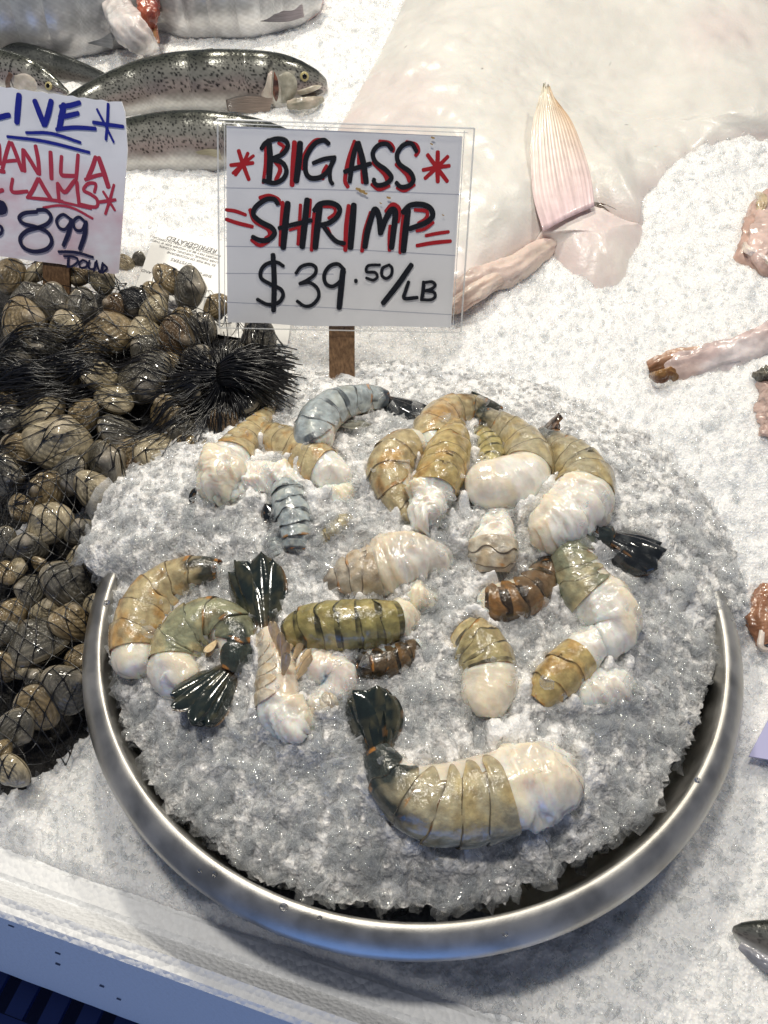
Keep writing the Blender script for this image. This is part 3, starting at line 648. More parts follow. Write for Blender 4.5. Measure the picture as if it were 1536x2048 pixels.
# ------------------------------------------------------------------ clams in net bags
def pile(x, y):
    return ground(x, y)+.040+.006*fbm(x*14, y*14, 2, 41)
CLAM_MAT = vcol('wet clam shell', rough=.20, coat=.6, bmp=(420.0, .45, .0012, 3), mottle=.30, msc=160)
TONES = {'tan': (.29, .215, .11), 'grey': (.14, .128, .10), 'dark': (.030, .029, .026), 'cream': (.50, .42, .27), 'brown': (.13, .08, .036)}
def valve_mesh(tone, seed, flip):
    g = np.random.default_rng(seed); nr, nt_ = 26, 44
    rho = np.linspace(0, 1, nr)**.75; ph = np.arange(nt_)*2*np.pi/nt_
    u = rho[:, None]*np.cos(ph); v = rho[:, None]*np.sin(ph)
    ang = math.radians(112); U = np.array([math.cos(ang), math.sin(ang)])
    qx, qy = u-U[0], v-U[1]; t = (qx**2+qy**2)/np.maximum(-2*(qx*U[0]+qy*U[1]), 1e-4); t = np.clip(t, 0, 1)
    radial = np.arctan2(qy, qx)
    h = .22*np.maximum(1-rho[:, None]**2, 0)**.55*(1+.55*np.exp(-((u-U[0]*.62)**2+(v-U[1]*.62)**2)/.10))
    h = h+(.016*np.abs(np.sin(t*30))+.004*np.sin(radial*46))*(rho[:, None] > .02)*np.minimum(1, 3*(1-rho[:, None])+.25)
    X = .5*u*(1-.16*v)+.05*v; Y = .40*v+.06*np.exp(-((u-U[0])**2+(v-U[1])**2)/.09); Z = h+.008
    if flip: Z = -Z
    band = .5+.5*np.sin(t*g.uniform(9, 16)+g.uniform(0, 6))+.5*np.sin(t*41+radial*2)
    zig = fbm(radial*5+seed, t*9, 3, seed % 50)
    k = np.clip(.78+.26*band*.5+.9*zig, .35, 1.5)
    c = np.array(tone)[None, None]*k[..., None]
    c = c*(1-.45*(zig > .22)[..., None]); edge = (rho > .93)[:, None, None]*np.ones_like(c)
    c = np.where(edge > 0, c*.6+.16*np.array([.9, .75, .5]), c)
    umb = np.exp(-((u-U[0]*.8)**2+(v-U[1]*.8)**2)/.05)[..., None]; c = c*(1-.5*umb)+umb*.5*np.array([.55, .48, .38])
    F = grid_idx(nr, nt_, True, flip)
    me = raw_mesh('valve', np.stack([X, Y, Z], -1).reshape(-1, 3), sizes=np.full(len(F), 4), idx=F.ravel(), col=c.reshape(-1, 3))
    me.materials.append(CLAM_MAT); return me
VALVES = {k: [(valve_mesh(c, 100+9*i+j, False), valve_mesh(c, 100+9*i+j, True)) for j in range(3)] for i, (k, c) in enumerate(TONES.items())}
CLAM_TRIS = []
def clam(px, py, size, tone, label, group, off=0.0, fld=pile, tilt=.5, cat='clam', ang=None):
    g = random.Random(int(px*31+py*7))
    p = at_field(np.array(float(px)), np.array(float(py)), fld, off); s_ = size*depth(p)/FPX
    n = normals_of(fld, p[:1], p[1:2])[0]+np.array([g.gauss(0, tilt), g.gauss(0, tilt)-.75, 0]); n /= np.linalg.norm(n)
    q = Vector(n).to_track_quat('Z', 'Y'); q = q @ __import__('mathutils').Quaternion((0, 0, 1), g.uniform(0, 6.28) if ang is None else ang)
    t = thing('clam', p, label, cat, group); t.rotation_mode = 'QUATERNION'; t.rotation_quaternion = q; t.scale = (s_*1.15,)*3
    va = VALVES[tone][g.randrange(3)]
    for me in va:
        o = bpy.data.objects.new('valve', me); COL.objects.link(o); o.parent = t
        v = np.zeros(len(me.vertices)*3); me.vertices.foreach_get('co', v)
        R = np.array(q.to_matrix()); CLAM_TRIS.append((v.reshape(-1, 3)*s_*1.15 @ R.T+p, me))
    return t
UP = [(50,130,165),(180,120,130),(150,230,160),(270,280,190),(400,130,120),(520,150,140),(420,290,170),(340,400,190),(120,380,250),(560,430,250),(590,290,130),(680,270,170),(790,250,150),(970,200,200),(790,315,150),(740,420,170),(900,460,210),(1110,290,140),(1040,400,160),(930,350,130),(740,510,150),(850,580,130),(230,500,190),(90,540,170),(20,640,130),(510,650,200),(740,660,290),(590,770,180),(230,840,270),(60,870,160),(310,1000,320),(430,850,170),(550,1110,260),(610,940,210),(810,1040,220),(110,1020,180),(350,1160,220),(930,920,150),(950,1010,140),(1050,1030,130),(690,1160,180),(1010,560,170),(1080,660,150),(960,720,170),(850,830,190),(150,700,170),(330,640,170),(440,560,140),(20,760,140),(860,150,150),(480,1230,200),(240,1230,190),(1250,760,210),(1330,440,180),(1180,560,190),(660,1050,170),(1150,880,160),(30,1160,200)]
LO = [(340,160,300),(560,220,200),(30,290,190),(190,330,240),(550,400,190),(40,500,160),(270,440,110),(210,620,220),(460,580,350),(80,770,210),(280,960,400),(490,840,290),(30,1140,210),(240,1230,180),(450,1290,330),(250,1420,310),(100,1560,270),(90,1850,230),(640,720,170),(150,60,190),(10,1720,150),(120,470,150),(540,1080,190),(330,760,200),(160,1120,220),(20,900,200)]
ORD = ['first','second','third','fourth','fifth','sixth','seventh','eighth','ninth','tenth','eleventh','twelfth']
def bag_clams(lst, k, oy, group, where, rowh):
    pts = [(x/k, oy+y/k, s_/k) for x, y, s_ in lst]; pts.sort(key=lambda q: q[1]); rows = []
    for q in pts:
        if rows and q[1]-rows[-1][0][1] < rowh: rows[-1].append(q)
        else: rows.append([q])
    tones = ['tan','grey','tan','cream','brown','grey','tan','dark','grey','cream']
    words = {'tan': 'tan ribbed', 'grey': 'grey ringed', 'cream': 'pale cream', 'brown': 'brown banded', 'dark': 'dark grey'}
    names = {}
    for ri, row in enumerate(rows):
        row.sort()
        for ci, (x, y, s_) in enumerate(row):
            tn = tones[(ri*5+ci*3) % 10]
            clam(x, y, s_, tn, '%s clam in the %s net bag, %s from left in %s row down' % (words[tn], where, ORD[ci], ORD[ri]), group)
bag_clams(UP, 2.56, 500, 'clams in the upper net bag', 'upper', 36)
bag_clams(LO, 3.413, 1000, 'clams in the lower net bag', 'lower', 40)
clam(250, 527, 36, 'cream', 'loose pale cream clam on the ice beside the clams sign', None, .004, ground, .2)
clam(278, 520, 30, 'grey', 'loose small grey clam on edge against the paper label', None, .004, ground, .6)
NET_MAT = plain('wet black net cord', (.006, .006, .007), .30, spec=.6)
def net_bags():
    V = []; F = []; n = 0
    for v, me in CLAM_TRIS:
        V.append(v); F += [[a+n for a in p.vertices] for p in me.polygons]; n += len(v)
    # added black mound under the clams, standing in for shade between them
    outl = {'u': [(-140,500),(60,505),(200,520),(330,560),(440,540),(555,650),(575,740),(540,830),(430,930),(300,1000),(150,1030),(-140,1060)],
            'l': [(-140,980),(150,985),(215,1080),(230,1200),(190,1420),(150,1490),(70,1570),(-10,1610),(-140,1640)]}
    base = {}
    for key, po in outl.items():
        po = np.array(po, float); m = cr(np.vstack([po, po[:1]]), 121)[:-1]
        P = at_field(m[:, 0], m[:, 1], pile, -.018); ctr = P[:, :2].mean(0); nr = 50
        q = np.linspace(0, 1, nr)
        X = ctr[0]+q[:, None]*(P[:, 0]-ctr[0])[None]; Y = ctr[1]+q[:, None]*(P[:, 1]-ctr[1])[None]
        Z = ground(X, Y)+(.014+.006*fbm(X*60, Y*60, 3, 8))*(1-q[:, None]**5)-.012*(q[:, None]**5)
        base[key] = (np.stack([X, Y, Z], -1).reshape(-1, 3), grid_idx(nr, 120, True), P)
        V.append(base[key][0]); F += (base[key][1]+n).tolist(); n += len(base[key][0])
    bvh = BVHTree.FromPolygons([tuple(v) for v in np.vstack(V)], F)
    x0, x1, y0, y1 = -.62, .02, .12, 1.05; st = .004
    gx = np.arange(x0, x1, st); gy = np.arange(y0, y1, st); H = np.full((len(gy), len(gx)), np.nan)
    for j, yv in enumerate(gy):
        for i, xv in enumerate(gx):
            h = bvh.ray_cast(Vector((xv, yv, .6)), Vector((0, 0, -1)))
            if h[0] is not None: H[j, i] = h[0].z
    GX, GY = np.meshgrid(gx, gy); G = ground(GX, GY)+.003; H = np.where(np.isnan(H), G, np.maximum(H, G))
    for k in range(16):     # the cord stretches over hollows between shells
        P = np.pad(H, 1, mode='edge'); av = sum(P[a:a+H.shape[0], b:b+H.shape[1]] for a in range(3) for b in range(3))/9
        H = np.maximum(H, av)
    def env(x, y):
        i = np.clip((x-x0)/st, 0, len(gx)-1.001); j = np.clip((y-y0)/st, 0, len(gy)-1.001)
        a, b = i.astype(int), j.astype(int); fi, fj = i-a, j-b
        return (H[b, a]*(1-fi)+H[b, a+1]*fi)*(1-fj)+(H[b+1, a]*(1-fi)+H[b+1, a+1]*fi)*fj
    def inside(x, y, key):
        P = base[key][2]; px, py = P[:, 0], P[:, 1]; c = np.zeros(np.shape(x), bool); j = len(P)-1
        for i in range(len(P)):
            cond = ((py[i] > y) != (py[j] > y)) & (x < (px[j]-px[i])*(y-py[i])/(py[j]-py[i]+1e-12)+px[i]); c ^= cond; j = i
        return c
    def strand_mesh(segs, rad):
        A = np.array([q[0] for q in segs]); B = np.array([q[1] for q in segs]); r = np.array([q[2] for q in segs]); k = 6
        t = np.linspace(0, 1, k)[None, :, None]; P = A[:, None]+(B-A)[:, None]*t
        P[..., 2] = env(P[..., 0], P[..., 1])+rad
        return batch_tubes(P, r[:, None]*np.array([1.9, 1, 1, 1, 1, 1.9]))
    # upper bag: net drawn together at the knotted neck on its right
    neck = at_field(np.array(445.), np.array(748.), pile, .016)
    tb = thing('net_bag', neck, 'black net bag of clams with a bunched tied neck, behind the bowl ice', 'net bag', 'black net bags of clams')
    nodes = {}; ring = [.006, .012, .019, .027, .036, .046, .057, .069, .082, .096, .111, .127, .144, .162, .181, .201, .222, .244, .267, .291, .316, .342, .369, .397]
    NA = 80
    for i, r in enumerate(ring):
        for j in range(NA):
            a = (j+.5*(i % 2))*2*np.pi/NA+.10*vnoise(np.array([i*.7]), np.array([j*.4]), 3)[0]
            rr = r*(1+.16*vnoise(np.array([j*.35]), np.array([i*.45]), 5)[0])
            nodes[i, j] = np.array([neck[0]+rr*math.cos(a), neck[1]+rr*math.sin(a)*.95, 0])
    segs = []; xs = np.array([nodes[i, j][0] for i in range(len(ring)) for j in range(NA)]); ys = np.array([nodes[i, j][1] for i in range(len(ring)) for j in range(NA)])
    ins = inside(xs, ys, 'u').reshape(len(ring), NA)
    for i in range(len(ring)-1):
        for j in range(NA):
            for d in ((0, -1) if i % 2 == 0 else (0, 1)):
                jj = (j+d) % NA
                if ins[i, j] and ins[i+1, jj]: segs.append((nodes[i, j], nodes[i+1, jj], .00040 if i > 3 else .0006))
    link('netting', strand_mesh(segs, .0012).mesh('netting'), NET_MAT, tb)
    bm_ = plain('black clam gap shade', (.010, .009, .008), .45, bmp=(300.0, 1.0, .006, 5))  # near-black colour paints the shade in the gaps below the shells
    link('gap_shade_mound', raw_mesh('gap_shade_mound', base['u'][0], faces=base['u'][1].tolist()), bm_, tb)
    # second fold of cords running along the left of the bag
    P = Parts()
    for k in range(150):
        yy0 = 735+random.gauss(0, 34); n_ = 9
        xx = np.linspace(-120, 165+random.uniform(-40, 60), n_); yy = yy0+np.cumsum(np.array([random.gauss(0, 7) for _ in range(n_)]))+.25*(xx-40)*(745-yy0)/90*.3-.0008*(xx-20)**2
        q = at_field(xx, yy, pile, .012); q[:, 2] = env(q[:, 0], q[:, 1])+.002+abs(random.gauss(0, .0035))
        v, f = tube(cr(q, 22), .00045, 4); P.add(v, f)
    link('gathered_cords', P.mesh('gathered_cords'), NET_MAT, tb)
    P = Parts()
    out = at_z(np.array([575., 560., 540., 560.]), np.array([745., 720., 790., 700.]), neck[2]); ax = out[0]-neck; ax[2] = 0; ax /= np.linalg.norm(ax)
    sd = np.array([-ax[1], ax[0], 0]); up = np.array([0, 0, 1.])
    for k in range(520):           # the tied tuft, cords fanning out past the knot
        a = random.uniform(0, 2*math.pi); L = .060*random.uniform(.55, 1.05); sp = random.uniform(.0, 1)**.5
        rr0, rr1 = .010*sp, .026*sp; t = np.linspace(0, 1, 8)[:, None]
        arch = np.sin(t*np.pi*.6)*.012
        q = neck+ax*(t*L-.004)+(sd*math.cos(a)+up*math.sin(a)*.75)*(rr0+(rr1-rr0)*t**.7)+up*(arch*.9-.016*t**2)+.006*np.array([random.gauss(0, 1), random.gauss(0, 1), random.gauss(0, .6)])*t**2+.002*np.sin(t*random.uniform(3, 8)+random.uniform(0, 6))*(sd*random.gauss(0, 1)+up*random.gauss(0, 1))*t
        v, f = tube(q, .00055, 4); P.add(v, f)
    for k in range(120):           # cords radiating back from the knot over the shells
        a = random.uniform(0, 2*math.pi); L = random.uniform(.03, .085); t = np.linspace(0, 1, 8)
        wv = .006*np.sin(t*random.uniform(2, 6)+random.uniform(0, 6))*t*random.gauss(0, 1); qx = neck[0]+L*t*math.cos(a)-wv*math.sin(a); qy = neck[1]+L*t*math.sin(a)+wv*math.cos(a); qz = env(qx, qy)+.0015+(.007*(1-t)**2)
        v, f = tube(np.stack([qx, qy, qz], -1), .0005, 4); P.add(v, f)
    link('tied_neck', P.mesh('tied_neck'), NET_MAT, tb)
    # lower bag: even diamond mesh, slack at its front end
    c = base['l'][2].mean(0)
    tb2 = thing('net_bag', c, 'black net bag of clams lying left of the steel bowl', 'net bag', 'black net bags of clams')
    dx, dy = .0125, .0085; nodes = {}
    for i in range(-70, 71):
        for j in range(-60, 61):
            a = (j+.5*(i % 2))*dx; b = i*dy
            w1 = .35*vnoise(np.array([a*22]), np.array([b*22]), 61)[0]*dx*3; w2 = .35*vnoise(np.array([a*22+9]), np.array([b*22]), 62)[0]*dy*3
            nodes[i, j] = np.array([c[0]+a*.93-b*.36+w1, c[1]+a*.36+b*.93+w2, 0])
    keys = list(nodes); ins = dict(zip(keys, inside(np.array([nodes[k][0] for k in keys]), np.array([nodes[k][1] for k in keys]), 'l')))
    segs = []
    for (i, j) in keys:
        for d in ((0, -1) if i % 2 == 0 else (0, 1)):
            if (i+1, j+d) in ins and ins[i, j] and ins[i+1, j+d]: segs.append((nodes[i, j], nodes[i+1, j+d], .00040))
    link('netting', strand_mesh(segs, .0012).mesh('netting'), NET_MAT, tb2)
    V2 = base['l'][0]; link('gap_shade_mound', raw_mesh('gap_shade_mound', V2, faces=base['l'][1].tolist()), bm_, tb2)
net_bags()
# ------------------------------------------------------------------ shrimp
SHELL = vcol('wet shrimp shell', rough=.19, sss=.35, sr=.004, coat=.45, bmp=(170.0, .55, .0024, 6), mottle=.34, msc=150)
MEAT = vcol('raw shrimp meat', rough=.17, sss=.9, sr=.009, coat=.6, bmp=(210.0, .38, .0016, 5), mottle=.10, msc=120)
FANM = vcol('wet dark tail fan', rough=.13, coat=.6, bmp=(260.0, .22, .0010, 3), mottle=.25, msc=220)
LEGM = vcol('swimmeret shell', rough=.2, sss=.2, sr=.003, coat=.4, mottle=.2, msc=300)
PAL = {'tan': ((.50,.39,.22), (.50,.28,.10), (.030,.038,.034)), 'olive': ((.31,.26,.10), (.46,.36,.15), (.020,.024,.016)),
       'blue': ((.36,.395,.40), (.50,.52,.48), (.030,.042,.055)), 'greygreen': ((.24,.245,.165), (.46,.38,.22), (.020,.030,.030)),
       'brown': ((.15,.095,.05), (.30,.15,.05), (.012,.014,.012)), 'pale': ((.60,.51,.40), (.55,.40,.25), (.20,.17,.13)),
       'gold': ((.48,.35,.15), (.52,.31,.11), (.07,.055,.03)), 'grey': ((.40,.34,.22), (.48,.36,.17), (.016,.028,.030))}
SHR = []
def hsh(*a): return np.random.default_rng([abs(int(v)) for v in a])
def blade(base, dirn, side, nrm, L, Wd, bend=.15, seed=0, nu=18, nv=9):
    t = np.linspace(0, 1, nu)[:, None]; v = np.linspace(-1, 1, nv)[None]
    w = Wd*(.34+.66*np.sin(np.clip(t*1.35, 0, 1)*np.pi/2)**1.1)*np.sqrt(np.maximum(1-t**4, 0))
    P = base+dirn*(t*L)[..., None]+side*(w*v)[..., None]
    lift = (.42*Wd*(1-v**2)*np.minimum(1, .4+t)+.10*Wd*np.exp(-(v/.18)**2)*(1-t)+.012*Wd*np.cos(v*16))+bend*L*t**2
    top = P+nrm*lift[..., None]; bot = P+nrm*(lift-.16*Wd*(1-v**2)*(1-t**3)-.0004)[..., None]
    n = nu*nv; F = grid_idx(nu, nv).tolist()+(grid_idx(nu, nv)[:, ::-1]+n).tolist()
    b = [i*nv for i in range(nu)]+[(nu-1)*nv+j for j in range(1, nv)]+[i*nv+nv-1 for i in range(nu-2, -1, -1)]
    F += [[b[k+1], b[k], b[k]+n, b[k+1]+n] for k in range(len(b)-1)]
    return np.vstack([top.reshape(-1, 3), bot.reshape(-1, 3)]), F, np.repeat(t, nv, 1).reshape(-1), np.repeat(v, nu, 0).reshape(-1)
FANC = {'black': ((.008,.010,.011), (.045,.050,.052)), 'green': ((.012,.019,.017), (.075,.070,.040)), 'brown': ((.035,.026,.020), (.15,.08,.04))}
def shrimp(label, pts, dors, pal, meat=.82, fan=None, roll=0., legs=0, lift=.45, ragged=.10, dark=.28, fanc='green', spread=1.0, blades=5, name='shrimp', nseg=6, tint=(1,1,1), zoff=0.):
    pts = np.asarray(pts, float); sd = hsh(pts[0, 0]*7, pts[-1, 1]*3); n = 190
    q = cr(pts, n); rpx = np.maximum(q[:, 2], 3)
    si = np.r_[np.arange(0, n, 9), n-1]
    p0 = at_field(q[si, 0], q[si, 1], mound, .012); off = lift*rpx[si]*depth(p0)/FPX+zoff
    pc = at_field(q[si, 0], q[si, 1], mound, off)
    p = np.stack([np.interp(np.arange(n), si, pc[:, k]) for k in range(3)], -1)
    ker = np.hanning(21); ker /= ker.sum(); pp = np.pad(p, ((10, 10), (0, 0)), mode='reflect', reflect_type='odd'); p = np.stack([np.convolve(pp[:, k], ker, 'valid') for k in range(3)], -1)
    rm = rpx*depth(p)/FPX
    SHR.append((p, rm))
    T = np.gradient(p, axis=0); T /= np.linalg.norm(T, axis=1)[:, None]
    Vw = CAMP-p; Vw /= np.linalg.norm(Vw, axis=1)[:, None]; A = np.cross(T, Vw); A /= np.linalg.norm(A, axis=1)[:, None]; Vp = np.cross(A, T)
    ro = math.radians(roll); D = math.cos(ro)*dors*A+math.sin(ro)*Vp; L = np.cross(T, D); L *= np.sign((L*Vp).sum(1).mean()) if abs(roll) < 80 else 1
    s_ = np.linspace(0, 1, n); e = meat*np.array([0, .20, .37, .53, .69, .85, 1.0]) if nseg == 6 else meat*np.linspace(0, 1, nseg+1)
    obj = thing(name, p[n//2]-np.array([0, 0, rm[n//2]]), label, 'shrimp', 'headless raw shrimp on the bowl ice')
    base, orange, dk = [np.array(c)*np.array(tint) for c in PAL[pal]]
    ph0 = sd.uniform(0, 50)
    # --- shell
    if meat > .05:
        rows = []
        for k in range(len(e)-1):
            m = max(8, int(150*(e[k+1]-e[k])/meat))
            u = np.r_[0, .02, .05, np.linspace(.1, 1, m)]
            rows += [(e[k]+(e[k+1]-e[k])*w, w, k) for w in u]
        R = np.array(rows); ss, u, kk = R.T; f = ss*(n-1); i0 = np.clip(f.astype(int), 0, n-2); fr = (f-i0)[:, None]
        ip = lambda X: X[i0]*(1-fr)+X[i0+1]*fr
        pr, Dr, Lr = ip(p), ip(D), ip(L); rr = ip(rm[:, None])[:, 0]
        nth = 49; v = np.linspace(-1, 1, nth)
        thm = np.radians(108+30*np.sin(np.pi*np.clip(u, 0, 1))**.6); th = thm[:, None]*v[None]
        fl = 1.022-.036*u**.8+.006*np.sin(np.pi*u)
        rad = rr[:, None]*fl[:, None]*(1+.02*vnoise(th*2+ph0, ss[:, None]*14, 7))
        rad = rad+rr[:, None]*.03*np.exp(-(th/.12)**2)*(ss[:, None] < .25)
        Tr = ip(T); bow = (1-u[:, None])**2*rr[:, None]*(-.16*np.cos(th*1.3)+.16*vnoise(th*1.7+kk[:, None]*5, kk[:, None]*3.3+ph0, 19))
        bow = np.where((kk == 0)[:, None], 0, bow)
        rad = rad*(1+.016*vnoise(kk[:, None]*1.7+ph0, kk[:, None]*.9, 23))*(1+.03*vnoise(th*3.1+kk[:, None]*7, u[:, None]*2.5, 29))
        V = (pr[:, None]+Tr[:, None]*bow[..., None])+rad[..., None]*(Dr[:, None]*np.cos(th)[..., None]+Lr[:, None]*(.90*np.sin(th))[..., None])
        C = np.broadcast_to(base, V.shape).copy(); nz = fbm(ss[:, None]*9+ph0, th*1.6, 4, 3); nz2 = fbm(ss[:, None]*22+ph0, th*3.1, 3, 9)
        og = np.clip(nz*2.2-.05, 0, .8)[..., None]; C = C*(1-og)+orange*og
        C *= (1-.35*np.exp(-(th/.5)**2)*(.5+nz2))[..., None]
        dm = np.clip((dark-ss[:, None])/max(dark, .01)*1.8+nz*1.1+.15*(u[:, None] < .25), 0, .95)*(ss[:, None] < dark*1.35)
        if pal in ('blue', 'olive', 'brown'): dm = np.maximum(dm, .85*((u > .72) | (u < .06))[:, None]*np.clip(.75+nz*2.5, 0, 1)*(np.abs(th) < 1.7))
        C = C*(1-dm[..., None])+dk*dm[..., None]
        os_ = ((u < .16)[:, None]*(ss[:, None] < max(dark, .2)*1.2)*np.clip(nz2*4-.75, 0, .75))[..., None]; C = C*(1-os_)+np.array((.42, .17, .03))*os_
        C *= np.where((u < .05)[:, None, None], .36, 1.0)
        F = grid_idx(len(ss), nth)
        me = raw_mesh('shell', V.reshape(-1, 3), sizes=np.full(len(F), 4), idx=F.ravel(), col=np.clip(C, 0, 1).reshape(-1, 3))
        o = link('shell', me, SHELL, obj); md = o.modifiers.new('thickness', 'SOLIDIFY'); md.thickness = .0005; md.offset = -1
    # --- meat
    nth = 44; th = np.arange(nth)*2*np.pi/nth; cap = np.clip(1-np.clip((s_-.90)/.10, 0, 1)**3.0, 0, 1)**.6; cap0 = np.sqrt(np.clip(1-np.clip((.05-s_)/.05, 0, 1)**2, .04, 1))
    out = sstep(meat-.03, meat+.06, s_)
    P0 = p[:, None]+rm[:, None, None]*(D[:, None]*np.cos(th)[None, :, None]+L[:, None]*(.92*np.sin(th))[None, :, None])
    wx, wy = P0[..., 0]+.6*P0[..., 2], P0[..., 1]-.7*P0[..., 2]
    lump = fbm(wx*38+ph0, wy*38, 3, 12); fine = fbm(wx*95+ph0, wy*95, 4, 15); strand = fbm(wx*330+ph0, wy*120, 3, 27)
    rad = rm[:, None]*(.93+.02*out[:, None])*(1-min(1.0, ragged*2.5)*.30*sstep(min(meat, .95), 1.01, s_)[:, None])*(cap*cap0)[:, None]*(1+(ragged*2.6*lump+ragged*2.4*(.20-np.abs(fine))+.015*strand)*out[:, None])
    V = p[:, None]+T[:, None]*(ragged*3.4*(fine+.6*lump)*sstep(.72, 1, s_)[:, None]*rm[-30])[..., None]+rad[..., None]*(D[:, None]*np.cos(th)[None, :, None]+L[:, None]*(.92*np.sin(th))[None, :, None])
    C = np.array((.82, .795, .73))[None, None]*np.ones_like(V); y_ = np.clip(lump*2.4+.05, 0, .55)[..., None]; C = C*(1-y_)+np.array((.82, .69, .46))*y_; g_ = np.clip(fine*1.6, 0, .45)[..., None]; C = C*(1-g_)+np.array((.64, .61, .55))*g_
    belly = ((np.cos(th) < -.3)[None, :, None]*(1-out)[:, None, None]); C = C*(1-.3*belly)+np.array((.55, .40, .28))*.3*belly
    C *= np.array(tint) if pal == 'pale' else 1
    mp = Parts(); mp.add(V, grid_idx(n, nth, True).tolist()+[list(range(nth))[::-1], [(n-1)*nth+k for k in range(nth)]]); mp.C.append(np.clip(C, 0, 1).reshape(-1, 3))
    link('meat', mp.mesh('meat'), MEAT, obj)
    # --- tail fan
    if fan:
        tx, ty, hw = fan[:3]; bz = p[2]; pn = Vp[2]+np.array([0, 0, fan[4] if len(fan) > 4 else 1.3 if ty > q[0, 1]-8 else -.40]); pn /= np.linalg.norm(pn)
        tip = at_plane(np.array(float(tx)), np.array(float(ty)), bz+Vp[2]*rm[2]*(fan[3] if len(fan) > 3 else .6), pn)
        dv = tip-bz; Lf = np.linalg.norm(dv); dv /= Lf; sdv = np.cross(dv, pn); sdv /= np.linalg.norm(sdv); nv = np.cross(sdv, dv); nv *= np.sign(nv @ pn)
        W_ = hw*depth(bz)/FPX; c0, c1 = [np.array(c) for c in FANC[fanc]]; tel = None
        for bi, (a, lk, wk, z) in enumerate([(0, .72, .30, .35), (-9, 1.0, .46, .18), (9, 1.0, .46, .14), (-19, .92, .42, -.06), (19, .90, .42, -.10)][:blades]):
            a = math.radians(a*spread*.82); d2 = dv*math.cos(a)+sdv*math.sin(a); s2 = sdv*math.cos(a)-dv*math.sin(a)
            s3 = s2*math.cos(.35*np.sign(a))+nv*math.sin(-.35*np.sign(a)); n3 = np.cross(s3, d2); n3 *= np.sign(n3 @ nv)
            V, F, t, v = blade(bz+nv*z*W_*.6+sdv*W_*.35*np.sign(a)*min(abs(a)*2, 1)-dv*Lf*.06, d2, s3, n3, Lf*lk*1.05, W_*wk*1.9, .05)
            nz = fbm(t*6+bi*9, v*2+ph0, 3, 17); nz = np.r_[nz, nz]; t2 = np.r_[t, t]; v2 = np.r_[v, v]
            k = np.clip(nz*1.6+.22*np.exp(-(v2/.15)**2), 0, .7)[:, None]; C = c0*(1-k)+c1*k; b = np.maximum(np.clip(1-t2*5, 0, 1)*.6, np.clip((np.abs(v2)-.80)*4, 0, .55)*(nz > -.05))[:, None]; C = C*(1-b)+np.array((.26, .13, .05))*b
            me = raw_mesh('uropod' if bi else 'tail_fan', V, faces=F, col=C)
            if bi == 0: tel = link('tail_fan', me, FANM, obj)
            else: link('uropod', me, FANM, tel)
    # --- swimmerets
    for k in range(legs):
        i = int((.30+.11*k)*meat*(n-1)); 
        for sg in (-1, 1):
            bs = p[i]-D[i]*rm[i]*.85+L[i]*rm[i]*.35*sg; d2 = -D[i]*.75-T[i]*(.75+.2*sd.uniform(-1, 1))+L[i]*.3*sg+Vp[i]*.25; d2 /= np.linalg.norm(d2)
            s2 = np.cross(d2, Vp[i]); s2 /= np.linalg.norm(s2); V, F, t, v = blade(bs, d2, s2, np.cross(s2, d2), rm[i]*(1.25+.25*sd.uniform(-1, 1)), rm[i]*.22, .12, nu=10, nv=5)
            c = np.array((.16, .16, .13)) if pal == 'blue' else np.array((.55, .42, .26)); link('swimmeret', raw_mesh('swimmeret', V, faces=F, col=np.broadcast_to(c, V.shape)*(1+.3*sd.uniform(-1, 1))), LEGM, obj)
    return obj
